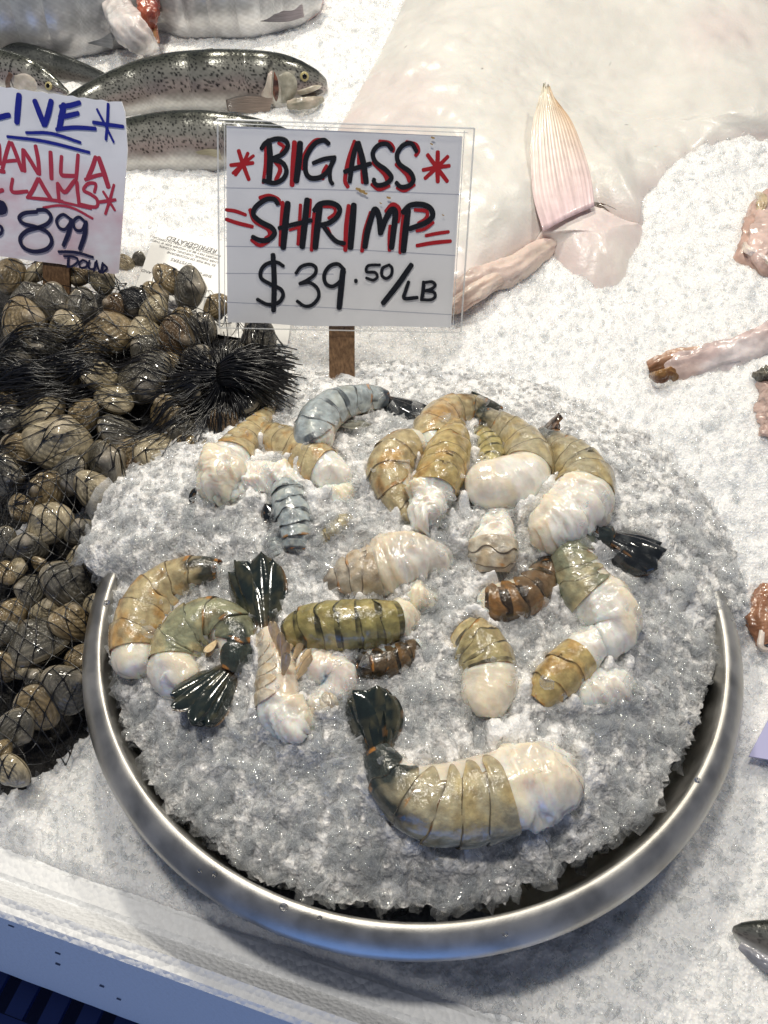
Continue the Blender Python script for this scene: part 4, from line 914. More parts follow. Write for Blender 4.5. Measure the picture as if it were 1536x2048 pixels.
def build_shrimp():
    G = shrimp
    G('black tailed shrimp fan poking out of the ice at the left of the heap', [(392,1022,9),(386,1040,12),(380,1060,12)], 1, 'blue', 1.0, fan=(398,975,20), lift=-.3, fanc='black', blades=3, spread=.4)
    G('blue grey curled shrimp with glossy black tail fan, topmost before the stake', [(772,800,18),(745,797,25),(710,802,31),(672,815,37),(640,842,42),(630,875,42),(645,905,34)], 1, 'blue', .93, fan=(848,850,24,.9), roll=8, legs=4, lift=1.3, dark=.12, fanc='black', spread=1.1)
    G('torn open tan shrimp leaning beside the black net, leftmost of the back row', [(548,812,8),(525,838,20),(497,870,32),(468,905,42),(448,945,52),(436,975,45),(432,995,30)], -1, 'tan', .62, lift=.8, roll=20, ragged=.2, dark=.05, legs=0)
    G('pale meat chunk of a shrimp below the torn tan shrimp', [(425,965,34),(470,965,44),(520,962,46),(570,965,46),(606,985,36)], 1, 'pale', .04, lift=.55, ragged=.26)
    G('tan shrimp lying under the blue grey shrimp with rounded white meat end', [(525,868,24),(560,885,36),(602,910,46),(640,938,50),(675,955,42),(705,965,26)], -1, 'tan', .70, lift=.55, roll=25, dark=.02)
    G('translucent blue grey shrimp diving into the ice below the meat chunk', [(592,1100,26),(592,1070,34),(586,1030,40),(578,990,41),(572,962,34)], -1, 'blue', .86, roll=70, lift=.25, dark=.05, fanc='black')
    G('dark tail fan sticking up beside the diving blue grey shrimp', [(545,1062,12),(552,1085,18),(560,1110,20)], 1, 'blue', 1.0, fan=(541,1008,24), lift=-.2, fanc='black', blades=3, spread=.5)
    G('shrimp at the back with tan shell and dark orange tail, behind the others', [(1000,828,14),(960,818,24),(915,822,34),(880,845,42),(866,880,44),(880,915,36)], 1, 'tan', .86, fan=(925,806,20,1.0,.9), lift=.8, dark=.42, fanc='green', roll=15)
    G('olive tan shrimp curving down to a dark thin tail, left of the upright one', [(872,1078,6),(842,1058,13),(815,1026,24),(790,982,38),(780,938,48),(806,905,48),(846,892,36)], -1, 'tan', .90, roll=18, lift=.75, dark=.45, legs=3)
    G('upright tan orange shrimp showing its back with ragged pale meat below', [(905,862,30),(900,890,44),(888,930,52),(872,970,52),(862,1000,46),(852,1032,48),(858,1062,36)], -1, 'gold', .60, roll=72, lift=.95, ragged=.22, dark=0)
    G('tan shrimp ending in a smooth white meat ball, right of the upright one', [(945,822,16),(985,845,26),(1025,872,38),(1056,910,48),(1050,948,54),(1010,968,58),(965,972,54),(935,976,34)], -1, 'grey', .58, fan=(900,820,20,1.0,.9), roll=25, lift=.8, ragged=.03, dark=.24, fanc='brown', legs=3)
    G('large tan shrimp with broken dark tail and long pale meat, right of heap', [(1085,868,16),(1105,890,30),(1140,925,48),(1165,962,60),(1160,1000,66),(1125,1038,66),(1088,1066,52),(1062,1080,34)], -1, 'grey', .52, fan=(1128,850,30,1.2,.9), roll=22, lift=.75, ragged=.12, dark=.20, fanc='brown', spread=1.7, blades=4, legs=3)
    G('stub of pale shrimp meat standing upright in the middle of the heap', [(985,1145,34),(985,1115,54),(985,1078,54),(992,1045,40),(1005,1018,28)], 1, 'pale', .42, roll=70, lift=.5, ragged=.14, dark=.0, nseg=3)
    G('grey green shrimp with big glossy dark tail fan at the far right', [(1215,1075,24),(1180,1070,30),(1150,1085,38),(1148,1125,50),(1172,1175,58),(1210,1215,62),(1228,1255,56),(1200,1290,46),(1170,1300,30)], 1, 'greygreen', .55, fan=(1318,1130,46,.7), roll=22, lift=.7, dark=.3, fanc='black', spread=.8)
    G('dark brown shrimp bent into the ice beside the grey green shrimp', [(1105,1095,18),(1096,1125,28),(1082,1160,38),(1048,1192,44),(1000,1205,44),(960,1205,34)], -1, 'brown', .96, roll=30, lift=.5, dark=.3)
    G('thick white shrimp meat with pale grey shell, centre of the bowl', [(655,1172,18),(700,1152,44),(750,1140,58),(800,1124,64),(845,1112,54),(885,1122,36),(905,1135,20)], 1, 'pale', .40, roll=35, lift=.55, ragged=.10, dark=.12, tint=(.85,.84,.84), nseg=4)
    G('small ragged bit of pale meat beside the olive striped shrimp', [(810,1190,20),(835,1195,30),(862,1205,22)], 1, 'pale', .04, lift=.4, ragged=.3)
    G('olive gold striped shrimp showing its back, lying level in the middle', [(578,1268,30),(610,1258,46),(660,1253,54),(715,1250,54),(765,1246,50),(800,1240,40),(832,1236,18)], -1, 'olive', .84, roll=50, lift=.75, ragged=.2, dark=.04)
    G('tan shrimp against the bowl rim with orange banded tail under ice', [(440,1140,20),(400,1142,30),(355,1158,40),(308,1195,50),(282,1245,54),(272,1295,52),(276,1335,44),(282,1352,30)], 1, 'tan', .84, roll=18, lift=.55, ragged=.04, dark=.22, zoff=.004, legs=4)
    G('curled green banded shrimp with large dark tail fan, near the left rim', [(458,1342,24),(472,1305,36),(468,1265,42),(438,1243,46),(395,1255,54),(362,1290,56),(352,1335,54),(368,1380,48)], 1, 'greygreen', .80, fan=(362,1442,40,.7), roll=12, lift=.6, dark=.42, fanc='green', tint=(1.3,1.25,1.15), legs=4)
    G('belly up pinkish shrimp with an upright dark brown tail fan', [(528,1262,26),(545,1295,34),(556,1335,42),(556,1375,48),(560,1420,50),(590,1455,46),(620,1470,34)], 1, 'pale', .62, fan=(505,1118,46,1.3), roll=-55, legs=5, lift=.45, dark=.10, fanc='green', spread=.8, ragged=.15)
    G('pink white lump of shrimp meat under the olive striped shrimp', [(600,1325,34),(640,1335,50),(680,1350,46),(665,1390,40),(620,1425,40)], 1, 'pale', .03, lift=.25, ragged=.12, tint=(1,.93,.90))
    G('olive shrimp with a round white meat ball, centre right in the ice', [(925,1262,34),(950,1288,54),(972,1325,60),(978,1365,60),(968,1402,54),(955,1428,36)], -1, 'olive', .52, roll=35, lift=.35, ragged=.04, dark=.0, tint=(1.35,1.3,1.7), nseg=4)
    G('golden shell shrimp piece leaning against pale meat, right of centre', [(1072,1405,24),(1095,1378,40),(1128,1344,46),(1160,1312,46),(1185,1285,44),(1205,1270,30)], -1, 'gold', .66, roll=35, lift=.6, ragged=.1, dark=.0, nseg=3)
    G('translucent pale meat flap on the ice at the right of the golden shell', [(1150,1395,28),(1190,1378,44),(1232,1378,46),(1268,1392,26)], 1, 'pale', .04, lift=.3, ragged=.16)
    G('grey shell shard half frozen in the ice above the thick white meat', [(632,1092,8),(655,1070,17),(685,1048,20),(712,1036,10)], 1, 'grey', .9, lift=.05, roll=50, dark=.1, nseg=3)
    G('dark shrimp tucked in the shade under the olive striped shrimp', [(690,1338,16),(735,1330,30),(785,1318,32),(825,1295,22),(840,1280,12)], 1, 'brown', .9, lift=.35, roll=20, dark=.5, tint=(.7,.75,.75))
    G('olive shell piece showing between the two meat balls of the back row', [(955,862,16),(975,885,26),(985,915,30),(975,945,24)], -1, 'olive', .9, lift=.5, roll=40, dark=.1, tint=(1.3,1.3,1.5))
    G('small curl of pale meat behind the diving blue grey shrimp', [(640,985,18),(670,992,26),(700,985,24),(722,970,14)], 1, 'pale', .04, lift=.35, ragged=.25)
    G('thin pale shell flap standing at the lower edge of the belly up shrimp', [(615,1440,12),(640,1418,24),(662,1400,26),(690,1392,14)], 1, 'pale', .8, lift=.5, roll=40, dark=.0, legs=2)
    G('largest shrimp at the front with raised blue green tail fan', [(757,1502,30),(772,1535,42),(800,1572,56),(845,1598,74),(905,1605,84),(965,1596,88),(1022,1580,86),(1075,1560,84),(1120,1545,66),(1150,1535,40)], 1, 'grey', .67, fan=(736,1374,54,1.3), roll=14, lift=.5, ragged=.12, dark=.30, fanc='green', spread=.75)
build_shrimp()
build_bowl_ice()
# ------------------------------------------------------------------ fish
FISHM = vcol('wet silver fish skin', rough=.24, coat=.5, bmp=(330.0, .30, .0012, 3), mottle=.10, msc=120, metal=.30)
FLESH = vcol('raw white fish flesh', rough=.34, sss=.25, sr=.006, coat=.18, bmp=(300.0, .35, .0010, 4), mottle=.06, msc=25)
FINM = vcol('fish fin', rough=.3, sss=.1, sr=.003, coat=.3, mottle=.10, msc=90)
def loft(pts, fn, lift, dors, roll=0., flat=.6, n=400, nth=140, zoff=0.):
    q = cr(np.asarray(pts, float), n); r = np.maximum(q[:, 2], 1.2); si = np.r_[np.arange(0, n, 9), n-1]
    p0 = at_field(q[si, 0], q[si, 1], fn, .01); off = lift*r[si]*depth(p0)/FPX+zoff
    pc = at_field(q[si, 0], q[si, 1], fn, off); p = np.stack([np.interp(np.arange(n), si, pc[:, k]) for k in range(3)], -1)
    ker = np.hanning(31); ker /= ker.sum(); pp = np.pad(p, ((15, 15), (0, 0)), mode='reflect', reflect_type='odd'); p = np.stack([np.convolve(pp[:, k], ker, 'valid') for k in range(3)], -1)
    rm = r*depth(p)/FPX; T = np.gradient(p, axis=0); T /= np.linalg.norm(T, axis=1)[:, None]
    Vw = CAMP-p; Vw /= np.linalg.norm(Vw, axis=1)[:, None]; A = np.cross(T, Vw); A /= np.linalg.norm(A, axis=1)[:, None]; Vp = np.cross(A, T)
    ro = math.radians(roll); D = math.cos(ro)*dors*A+math.sin(ro)*Vp; L = np.cross(T, D); L *= np.sign((L*Vp).sum(1).mean())
    th = np.arange(nth)*2*np.pi/nth
    V = p[:, None]+rm[:, None, None]*(D[:, None]*np.cos(th)[None, :, None]+L[:, None]*(flat*np.sin(th))[None, :, None])
    F = grid_idx(n, nth, True).tolist()+[list(range(nth))[::-1], [(n-1)*nth+k for k in range(nth)]]
    return dict(V=V, F=F, p=p, rm=rm, T=T, D=D, L=L, th=th, s=np.linspace(0, 1, n), Vp=Vp)
def spots(x, y, r):
    xi, yi = np.floor(x), np.floor(y); out = np.zeros(np.broadcast(x, y).shape); h = lambda a, b, k: (np.sin(a*127.1+b*311.7+k*74.7)*43758.5453) % 1
    for i in (-1, 0, 1):
        for j in (-1, 0, 1):
            a, b = xi+i, yi+j; d = np.hypot(x-a-h(a, b, 1), (y-b-h(a, b, 2))*.8); out = np.maximum(out, sstep(1.15, .65, d/(r*(.5+.7*h(a, b, 3))))*(h(a, b, 4) < .8))
    return out
def skin(b, kind, seed, gill=None):
    s, th = b['s'][:, None], b['th'][None]; k = np.cos(th)+0*s; ln = np.linalg.norm(np.diff(b['p'], axis=0), axis=1).sum(); rr = b['rm'].max()
    X, Y = s*ln, th*rr
    if kind == 'trout': back, mid, pink, bel, sp = (.046,.050,.038), (.26,.258,.228), (.32,.27,.25), (.58,.565,.53), 1
    elif kind == 'dark': back, mid, pink, bel, sp = (.03,.034,.030), (.13,.135,.125), (.16,.15,.14), (.5,.5,.48), .5
    else: back, mid, pink, bel, sp = (.20,.22,.23), (.40,.42,.43), (.46,.47,.48), (.66,.65,.64), 0
    nz = fbm(X*30+seed, Y*30, 4, 3)*.25; t = np.clip((1-k)/2+nz*.35, 0, 1)[..., None]
    f = lambda a, b_: sstep(a, b_, t)
    C = np.array(back)*(1-f(.05, .28))+np.array(mid)*f(.05, .28); C = C*(1-f(.30, .5))+np.array(pink)*f(.30, .5); C = C*(1-f(.55, .78))+np.array(bel)*f(.55, .78)
    if sp:
        d = spots(X/.0043+seed*7, Y/.0036, .31); C = C*(1-(.92*sp*d*(t[..., 0] < .60))[..., None])
    sc = .5+.5*np.cos(X*900)*np.cos(Y*900); C = C*(.9+.2*sc[..., None])*(1+(.35 if kind == 'silver' else .12)*fbm(X*55+seed, Y*(14 if kind == 'silver' else 55), 4, 6)[..., None])
    if gill:
        g0 = gill+.030*np.cos(th*1.0)**2-.02; e = np.exp(-((s-g0)/.006)**2)*(np.cos(th) < .75); C = C*(1-.8*e[..., None])
        ck = ((s > g0) & (s < g0+.09))[..., None]*np.clip(vnoise(X*60, Y*60, 4)+.35, 0, .6)[..., None]*(t > .22); C = C*(1-ck)+np.array((.55,.52,.42))*ck
    return np.clip(C, 0, 1)
def fin(parent, left, right, pl_, c0, c1, lift=.002, name='fin', rays=22, nu=26, nv=67, curl=.0, edge=None, torn=.0):
    """left, right: pixel edges from base to tip; pl_: (point, normal) of the plane the fin lies in"""
    l, r = cr(np.array(left, float), nu), cr(np.array(right, float), nu); v = np.linspace(0, 1, nv)[None, :, None]; q = l[:, None]*(1-v)+r[:, None]*v
    if torn: q[-5:, :, 1] += (torn*vnoise(np.arange(nv)*.6, np.zeros(nv), 4))[None]*np.linspace(0, 1, 5)[:, None]
    P = at_plane(q[..., 0], q[..., 1], pl_[0], pl_[1]); t = np.linspace(0, 1, nu)[:, None]; sc = np.linalg.norm(P[0, 0]-P[0, -1])+np.linalg.norm(P[nu//2, 0]-P[nu//2, -1])
    h = lift+.0035*sc*np.cos(v[..., 0]*rays*2*np.pi)*np.minimum(1, t*3)+curl*sc*(np.sin(np.pi*v[..., 0])+t*.5)
    P = P+pl_[1]*h[..., None]
    k = t[..., None]; C = np.array(c0)*(1-k)+np.array(c1)*k+0*v; ry = .05*np.cos(v*rays*2*np.pi+3*fbm(v[..., 0]*6, t*2, 2, 3)[..., None]); C = C*(1+ry)*(1+.25*fbm(v[..., 0]*14, t*3, 3, 8)[..., None])
    if edge is not None: e = np.clip(v*1.6-.75+k*.25-.1, 0, 1)*np.clip(k*2-.7, 0, 1); C = C*(1-e)+np.array(edge)*e
    F = grid_idx(nu, nv); me = raw_mesh(name, P.reshape(-1, 3), sizes=np.full(len(F), 4), idx=F.ravel(), col=np.clip(C, 0, 1).reshape(-1, 3))
    o = link(name, me, FINM, parent); m = o.modifiers.new('thickness', 'SOLIDIFY'); m.thickness = .0012; m.offset = 0
    return o
def disc(parent, c, nrm, r, mat_, name, bulge=.35):
    u = np.cross(nrm, [0, 0, 1.]); u /= np.linalg.norm(u); w = np.cross(nrm, u); a = np.linspace(0, np.pi/2, 8); b = np.arange(24)*2*np.pi/24
    V = c+r*(np.cos(a)[:, None, None]*(np.cos(b)[None, :, None]*u+np.sin(b)[None, :, None]*w))+bulge*r*np.sin(a)[:, None, None]*nrm
    return link(name, raw_mesh(name, V.reshape(-1, 3), faces=grid_idx(8, 24, True).tolist()+[list(range(24))[::-1]]), mat_, parent)
def on_body(parent, b, poly, name, c0, c1, h=.0012, m=None, seed=1):
    bv = BVHTree.FromPolygons([tuple(v) for v in b['V'].reshape(-1, 3)], b['F']); poly = np.array(poly, float)
    mm = cr(np.vstack([poly, poly[:1]]), 61)[:-1]; c = mm.mean(0); r = np.linspace(0, 1, 9)[:, None, None]; Q = c+(mm-c)[None]*r; out = np.zeros((9, 60, 3))
    for i in range(9):
        for j in range(60):
            d = Vector(ray(np.array(Q[i, j, 0]), np.array(Q[i, j, 1]))).normalized(); hit = bv.ray_cast(Vector(CAMP), d)
            if hit[0] is None: hit = bv.find_nearest(Vector(at_plane(np.array(Q[i, j, 0]), np.array(Q[i, j, 1]), b['p'][200], b['Vp'][200])))
            nn = hit[1] if hit[1].dot(d) < 0 else -hit[1]; out[i, j] = hit[0]+nn*(h*(1-(i/8)**4)-.0004*(i == 8)+.00015)
    w = np.clip(.5+1.5*fbm(Q[..., 0]*.09+seed, Q[..., 1]*.09, 3, seed), 0, 1)[..., None]
    link(name, raw_mesh(name, out.reshape(-1, 3), faces=grid_idx(9, 60, True).tolist(), col=(np.array(c0)*(1-w)+np.array(c1)*w).reshape(-1, 3)), m or PINK, parent)
EYE_Y, EYE_B = plain('fish eye iris', (.42, .36, .17), .12, coat_weight=.8) if False else plain('fish eye iris', (.42, .36, .17), .12), plain('fish eye pupil', (.006, .006, .007), .06)
def eye(parent, px, py, r, b, i):
    n_ = b['Vp'][i]; c = at_plane(np.array(float(px)), np.array(float(py)), b['p'][i]+n_*b['rm'][i]*.60, n_); rm = r*depth(c)/FPX
    o = disc(parent, c, n_, rm, EYE_Y, 'eye'); disc(o, c+n_*rm*.25, n_, rm*.55, EYE_B, 'pupil')
def whole_fish(name, label, cat, pts, dors, kind, lift, roll=0., flat=.6, gill=None, group=None, seed=1, fn=ground, zoff=0.):
    b = loft(pts, fn, lift, dors, roll, flat, zoff=zoff); t = thing(name, b['p'][200]-np.array([0, 0, b['rm'][200]]), label, cat, group)
    link('body', raw_mesh('body', b['V'].reshape(-1, 3), faces=b['F'], col=skin(b, kind, seed, gill).reshape(-1, 3)), FISHM, t); return t, b
PINK = vcol('fish mouth flesh', rough=.25, sss=.2, sr=.003, coat=.4, bmp=(200.0, .4, .0015, 3), mottle=.25, msc=70)
def blob(parent, name, pts, fn, lift, flat, cols, seed=0, rag=.12, ridge=.05, roll=0., zoff=0., m=None, n=110):
    b = loft(pts, fn, lift, 1, roll, flat, n=n, nth=48, zoff=zoff); s, th = b['s'][:, None], b['th'][None]
    k = 1+rag*2*fbm(s*5+seed, np.cos(th)*1.6, 4, 5)+rag*fbm(np.sin(th)*4+seed, s*12, 3, 6)+ridge*np.sin(th*6+4*fbm(s*4+seed, np.cos(th), 3, 2)+seed)
    V = b['p'][:, None]+(b['V']-b['p'][:, None])*k[..., None]; w = np.clip(.5+1.6*fbm(s*3+seed*2, np.cos(th)*1.3+np.sin(th)*.5, 4, 9)-.55*np.cos(th), 0, 1)[..., None]
    C = np.array(cols[0])*(1-w)+np.array(cols[1])*w
    if len(cols) > 2: e = sstep(.0, .35, 1-s*2.6)[..., None]*np.clip(.8+.6*np.cos(th), 0, 1)[..., None]; C = C*(1-e)+np.array(cols[2])*e
    return link(name, raw_mesh(name, V.reshape(-1, 3), faces=b['F'], col=np.clip(C, 0, 1).reshape(-1, 3)), m or PINK, parent), b
def trouts():
    gp = 'whole trout on the ice'
    t, b = whole_fish('trout', 'speckled silver trout with open mouth and yellow eye, topmost of the whole trout', 'fish', [(120,240,26),(180,214,38),(250,190,48),(330,173,56),(420,168,60),(500,166,58),(560,166,52),(600,169,42),(628,172,30),(645,174,18),(652,176,7)], -1, 'trout', .60, 6, .62, .80, gp, 3)
    eye(t, 609, 153, 9, b, 340)
    P = b['p'][200]; n_ = b['Vp'][200]
    fin(t, [(545,196),(500,192),(452,200)], [(540,222),(500,226),(456,222)], (b['p'][300]+n_*b['rm'][300]*.45, n_), (.28,.22,.18), (.16,.13,.11), .004, 'pectoral_fin', 9)
    fin(t, [(385,112),(400,101),(424,97)], [(440,112),(436,104),(430,99)], (b['p'][210], n_), (.10,.10,.08), (.06,.06,.05), .0, 'dorsal_fin', 7)
    on_body(t, b, [(548,140),(556,160),(558,185),(553,205),(546,190),(546,165)], 'gill', (.05,.02,.015), (.20,.08,.05), .0004)
    on_body(t, b, [(536,146),(545,140),(544,160),(543,185),(548,208),(532,204),(522,190),(530,172)], 'gill_cover', (.60,.54,.46), (.48,.38,.33), .0014)
    on_body(t, b, [(556,150),(575,142),(592,155),(595,178),(585,200),(562,208),(562,185)], 'cheek', (.46,.44,.36), (.30,.29,.23), .0008)
    on_body(t, b, [(592,182),(610,176),(630,170),(645,172),(632,181),(612,188),(598,190)], 'upper_jaw', (.64,.60,.50), (.48,.43,.34), .0016)
    on_body(t, b, [(600,191),(618,187),(640,178),(648,184),(630,194),(610,198)], 'mouth', (.015,.010,.008), (.04,.02,.015), .0003)
    blob(t, 'lower_jaw', [(575,210,8),(600,208,11),(628,204,10),(646,198,5)], ground, 2.2, .6, ((.26,.25,.19), (.46,.40,.33)), 4, .06)
    t, b = whole_fish('trout', 'speckled trout with pale belly, half hidden behind the shrimp sign', 'fish', [(100,335,30),(180,310,42),(260,293,50),(350,285,57),(440,285,56),(530,292,46),(600,300,26),(630,305,10)], -1, 'trout', .55, 4, .6, .9, gp, 9)
    n_ = b['Vp'][240]; fin(t, [(440,300),(415,298),(392,304)], [(445,320),(425,312),(398,308)], (b['p'][240]+n_*b['rm'][240]*.62, n_), (.36,.33,.24), (.24,.22,.14), .003, 'pelvic_fin', 6)
    t, b = whole_fish('trout', 'trout head and back peeking over the clams sign, at the left edge', 'fish', [(-220,150,40),(-120,140,46),(-30,142,44),(40,150,38),(85,165,28),(118,180,15),(136,188,6)], -1, 'trout', .5, 8, .6, .72, gp, 15, zoff=.01)
    eye(t, 97, 172, 8, b, 350); on_body(t, b, [(18,142),(26,150),(20,165),(24,185),(14,182),(10,162)], 'gill', (.06,.03,.02), (.2,.12,.09), .0004); on_body(t, b, [(28,150),(50,146),(70,158),(75,178),(50,186),(28,184)], 'cheek', (.62,.56,.50), (.48,.43,.36), .001)
    whole_fish('trout', 'dark backed trout lying behind the trout head at left', 'fish', [(-200,130,36),(-80,118,40),(40,128,40),(130,146,32),(200,163,20),(250,178,8)], -1, 'dark', .3, 12, .6, None, gp, 22)
    gs = 'large silver salmon along the back'
    t, b = whole_fish('salmon', 'large headless silver salmon at the top left with a white open collar', 'fish', [(-340,40,80),(-160,30,92),(0,22,96),(110,20,90),(190,22,76),(250,28,60),(275,32,48)], -1, 'silver', .85, 10, .55, None, gs, 31)
    blob(t, 'collar', [(228,-12,26),(238,24,30),(258,60,34),(286,84,26),(312,96,8)], ground, 2.6, .7, ((.74,.71,.69), (.66,.57,.54)), 3, .10)
    blob(t, 'cut_flesh', [(292,-24,22),(294,8,22),(296,38,18),(304,66,9)], ground, 3.6, .6, ((.34,.09,.05), (.18,.04,.03)), 5, .16)
    blob(t, 'gill_plate', [(322,-20,7),(316,10,7),(308,44,6),(316,86,4)], ground, 8.0, .6, ((.42,.25,.12), (.34,.12,.07)), 6, .10)
    n_ = b['Vp'][360]; fin(t, [(232,66),(200,66),(152,79)], [(225,98),(200,92),(156,82)], (b['p'][360]+n_*.02, n_), (.30,.31,.32), (.10,.11,.12), .0, 'pectoral_fin', 11)
    t, b = whole_fish('salmon', 'large silver salmon beside the white collar at the top centre', 'fish', [(300,-10,60),(360,-5,72),(440,-8,76),(520,-12,74),(590,-14,60),(630,-15,40)], -1, 'silver', .85, 10, .55, None, gs, 37)
    n_ = b['Vp'][300]; fin(t, [(605,10),(560,9),(497,38)], [(608,34),(570,44),(502,42)], (b['p'][300]+n_*.02, n_), (.33,.29,.30), (.06,.065,.075), .0, 'pectoral_fin', 10)
    blob(t, 'belly_cut', [(590,40,8),(612,30,12),(632,12,10),(640,-8,8)], ground, 1.2, .6, ((.62,.42,.40), (.55,.28,.27)), 6, .14)
trouts()
HOUT = np.array([(830,-70),(770,70),(700,200),(650,300),(640,420),(760,520),(905,575),(1000,530),(1090,478),(1185,425),(1285,448),(1296,395),(1360,335),(1440,290),(1530,268),(1640,240),(1640,60),(1500,-40),(1400,-120),(1100,-190),(930,-150)], float)
_hm = cr(np.vstack([HOUT, HOUT[:1]]), 241)[:-1]; _HP = at_field(_hm[:, 0], _hm[:, 1], ground, .008); _HC = at_field(np.array(1080.), np.array(250.), ground, 0)
_ha = np.arctan2(_HP[:, 1]-_HC[1], _HP[:, 0]-_HC[0]); _hr = np.hypot(_HP[:, 1]-_HC[1], _HP[:, 0]-_HC[0]); _o = np.argsort(_ha); _ha, _hr = _ha[_o], _hr[_o]
def hal(x, y):
    a = np.arctan2(y-_HC[1], x-_HC[0]); R = np.interp(a, np.r_[_ha-2*np.pi, _ha, _ha+2*np.pi], np.r_[_hr, _hr, _hr]); q = np.hypot(x-_HC[0], y-_HC[1])/R
    return .052*np.clip(1-np.clip(q, 0, 1)**3, 0, 1)**.7-.02*sstep(.97, 1.03, q)+ground(x, y)*1.0-.032*np.exp(-((x-_HC[0]-.13)**2+(y-_HC[1]-.02)**2)/.020)*(q < 1)
def halibut():
    t = thing('halibut', _HC, 'huge white bellied halibut lying on the ice behind the shrimp sign', 'fish')
    nr, na = 120, 300; an = np.linspace(-np.pi, np.pi, na, endpoint=False); R = np.interp(an, np.r_[_ha-2*np.pi, _ha, _ha+2*np.pi], np.r_[_hr, _hr, _hr]); q = np.linspace(0, 1.04, nr)[:, None]
    X = _HC[0]+q*R*np.cos(an); Y = _HC[1]+q*R*np.sin(an); Z = hal(X, Y)+.0005*fbm(X*30, Y*30, 4, 51)
    nz = fbm(X*7, Y*7, 4, 52)[..., None]; C = np.array((.68,.665,.625))*(1+.12*nz); pk = np.clip(sstep(.80, 1.0, q)[..., None]*.5*(Y[..., None] < _HC[1])+np.clip(fbm(X*5+3, Y*5, 3, 55)[..., None]*1.2-.25, 0, .4), 0, .6)
    C = C*(1-pk)+np.array((.66,.54,.53))*pk; C = C*(1-.6*(spots(X/.10, Y/.10, .010))[..., None])
    link('body', raw_mesh('body', np.stack([X, Y, Z], -1).reshape(-1, 3), faces=grid_idx(nr, na, True).tolist(), col=np.clip(C, 0, 1).reshape(-1, 3)), FLESH, t)
    def patch(name, poly, h, c0, c1, seed, base=None, m=FLESH):
        mm = cr(np.vstack([poly, poly[:1]]).astype(float), 121)[:-1]; B = at_field(mm[:, 0], mm[:, 1], hal, .003 if h < .02 else .013); c = B.mean(0); r = np.linspace(0, 1, 34)[:, None, None]
        P = c+(B-c)[None]*r; z = h*(1-r[..., 0]**2)
        A_ = np.c_[B[:, :2], np.ones(len(B))]; co = np.linalg.lstsq(A_, B[:, 2], rcond=None)[0]; w3 = r[..., 0]**4
        P[..., 2] = (1-w3)*(P[..., 0]*co[0]+P[..., 1]*co[1]+co[2])+w3*B[None, :, 2]; P[..., 2] += z-.012*sstep(.9, 1, r[..., 0]); P[..., 2] += .0015*fbm(P[..., 0]*60, P[..., 1]*60, 3, seed)
        w = np.clip(.5+2*fbm(P[..., 0]*16+seed, P[..., 1]*16, 3, seed), 0, 1)[..., None]; C = np.array(c0)*(1-w)+np.array(c1)*w
        link(name, raw_mesh(name, P.reshape(-1, 3), faces=grid_idx(34, 120, True).tolist(), col=C.reshape(-1, 3)), m, t)
    patch('gill_slit', np.array([(1168,400),(1210,405),(1290,440),(1280,468),(1200,440)]), .002, (.10,.075,.06), (.16,.12,.09), 3, m=PINK)
    patch('gill_cover', np.array([(1080,494),(1074,462),(1100,428),(1150,404),(1184,414),(1235,436),(1288,455),(1280,530),(1264,592),(1218,612),(1155,585),(1110,540)]), .022, (.72,.62,.60), (.74,.68,.64), 5)
    ctr = at_field(np.array(1120.), np.array(400.), hal, .012); n_ = np.array([0, -.42, .91]); n_ /= np.linalg.norm(n_)
    fin(t, [(1084,470),(1064,400),(1059,320),(1064,250),(1084,190)], [(1186,420),(1178,360),(1160,300),(1136,245),(1098,200)], (ctr, n_), (.70,.53,.55), (.72,.66,.53), .006, 'pectoral_fin', 15, curl=.02, edge=(.55,.36,.20), torn=16)
    blob(t, 'jaw', [(880,618,22),(930,585,30),(985,555,30),(1040,530,26),(1085,500,20),(1110,488,10)], ground, .9, .7, ((.66,.55,.47), (.70,.56,.50)), 11, .16, m=FLESH)
    blob(t, 'lip_fold', [(905,615,14),(945,590,18),(990,560,14),(1040,528,9),(1080,492,6)], ground, 2.4, .6, ((.60,.44,.36), (.72,.60,.52)), 14, .2, m=FLESH)
halibut()
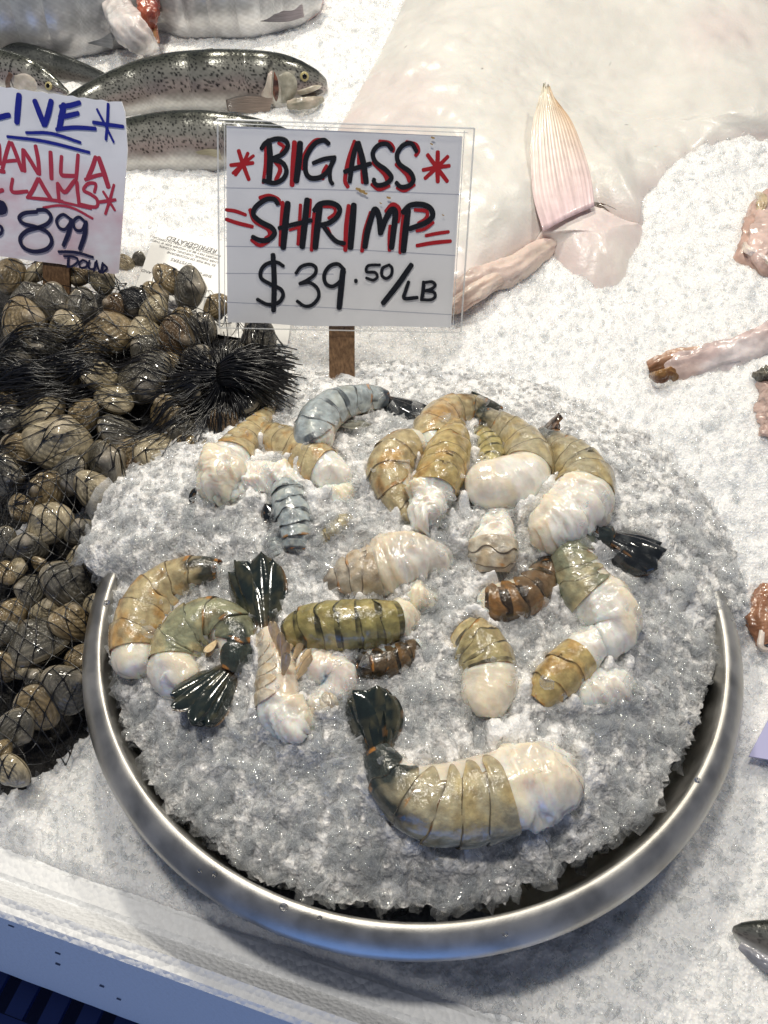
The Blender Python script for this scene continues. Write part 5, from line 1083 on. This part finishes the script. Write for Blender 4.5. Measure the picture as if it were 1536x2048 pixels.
def edge_pieces():
    t = thing('fish_collar', at_field(np.array(1515.), np.array(480.), ground), 'pinkish cut fish collar half sunk in ice at the upper right edge', 'fish piece')
    blob(t, 'flesh', [(1560,380,14),(1538,412,26),(1526,452,36),(1514,492,38),(1518,528,24),(1545,548,14)], ground, .45, .45, ((.50,.34,.28), (.66,.50,.45)), 21, .24, .10)
    blob(t, 'skin_flap', [(1512,386,3),(1524,398,9),(1522,420,7),(1512,440,4)], ground, 3.4, .4, ((.56,.46,.30), (.50,.38,.24)), 23, .3, .1)
    blob(t, 'white_edge', [(1488,486,4),(1496,500,7),(1516,508,6),(1545,528,6)], ground, 4.4, .5, ((.70,.60,.50), (.72,.62,.58)), 24, .2)
    t = thing('fish_collar', at_field(np.array(1400.), np.array(720.), ground), 'long fish collar strip with a brown orange cut end, right of the ice', 'fish piece')
    blob(t, 'flesh', [(1308,748,14),(1345,745,30),(1395,730,32),(1450,712,32),(1510,694,36),(1580,672,42)], ground, .30, .40, ((.70,.63,.62), (.58,.46,.44), (.50,.38,.34)), 25, .14, .10)
    blob(t, 'cut_edge', [(1297,738,12),(1325,728,20),(1365,712,16),(1420,700,13),(1490,680,9),(1570,654,6)], ground, 1.0, .5, ((.40,.20,.11), (.62,.42,.32), (.17,.075,.028)), 26, .26, .12)
    blob(t, 'hollow_end', [(1300,752,6),(1318,752,13),(1342,748,11),(1352,760,6)], ground, 2.6, .4, ((.13,.055,.025), (.28,.15,.05)), 27, .2)
    t = thing('cut_fish', at_field(np.array(1535.), np.array(800.), ground), 'dark and cream fish head scrap at the right edge beside the ice', 'fish piece')
    blob(t, 'flesh', [(1518,765,14),(1545,790,28),(1552,830,34),(1545,875,24)], ground, .45, .5, ((.56,.42,.37), (.50,.34,.29)), 27, .24, .1)
    blob(t, 'skin', [(1506,748,6),(1522,750,12),(1548,744,16)], ground, 2.2, .5, ((.04,.04,.035), (.14,.13,.10)), 28, .24)
    t = thing('fish_steak', at_field(np.array(1525.), np.array(1240.), ground), 'brown orange slab of fish with white skin edge, right of the bowl rim', 'fish piece')
    blob(t, 'flesh', [(1538,1172,14),(1526,1205,24),(1522,1245,28),(1535,1288,20)], ground, .8, .6, ((.26,.12,.065), (.38,.20,.12)), 29, .14, .12)
    blob(t, 'skin_edge', [(1538,1176,4),(1530,1215,6),(1524,1265,6),(1520,1296,6),(1545,1302,5)], ground, 5.2, .8, ((.66,.58,.52), (.70,.62,.56)), 30, .12)
    f = at_field(np.array([1498., 1505., 1560., 1600.]), np.array([1512., 1498., 1395., 1530.]), ground, .015)
    nrm = np.cross(f[1]-f[0], f[3]-f[0]); nrm *= np.sign(nrm[2]); nrm /= np.linalg.norm(nrm); V, F = prism(f, nrm, .0012)
    t = thing('price_card', f[0], 'corner of a lavender price card on the ice at the right edge', 'price sign')
    link('card', raw_mesh('card', V, faces=orient(V, F, nrm), smooth=False), plain('lavender card', (.42, .42, .66), .5), t)
    t, b = whole_fish('dark_fish', 'glossy dark fish head poking in at the lower right corner', 'fish', [(1700,1955,76),(1620,1920,68),(1560,1893,52),(1510,1876,34),(1480,1866,20),(1466,1860,8)], 1, 'dark', .5, 12, .6, None, None, 41)
    blob(t, 'lower_jaw', [(1480,1890,8),(1520,1918,16),(1580,1950,22)], ground, 1.2, .6, ((.22,.23,.27), (.36,.36,.40)), 31, .05)
edge_pieces()
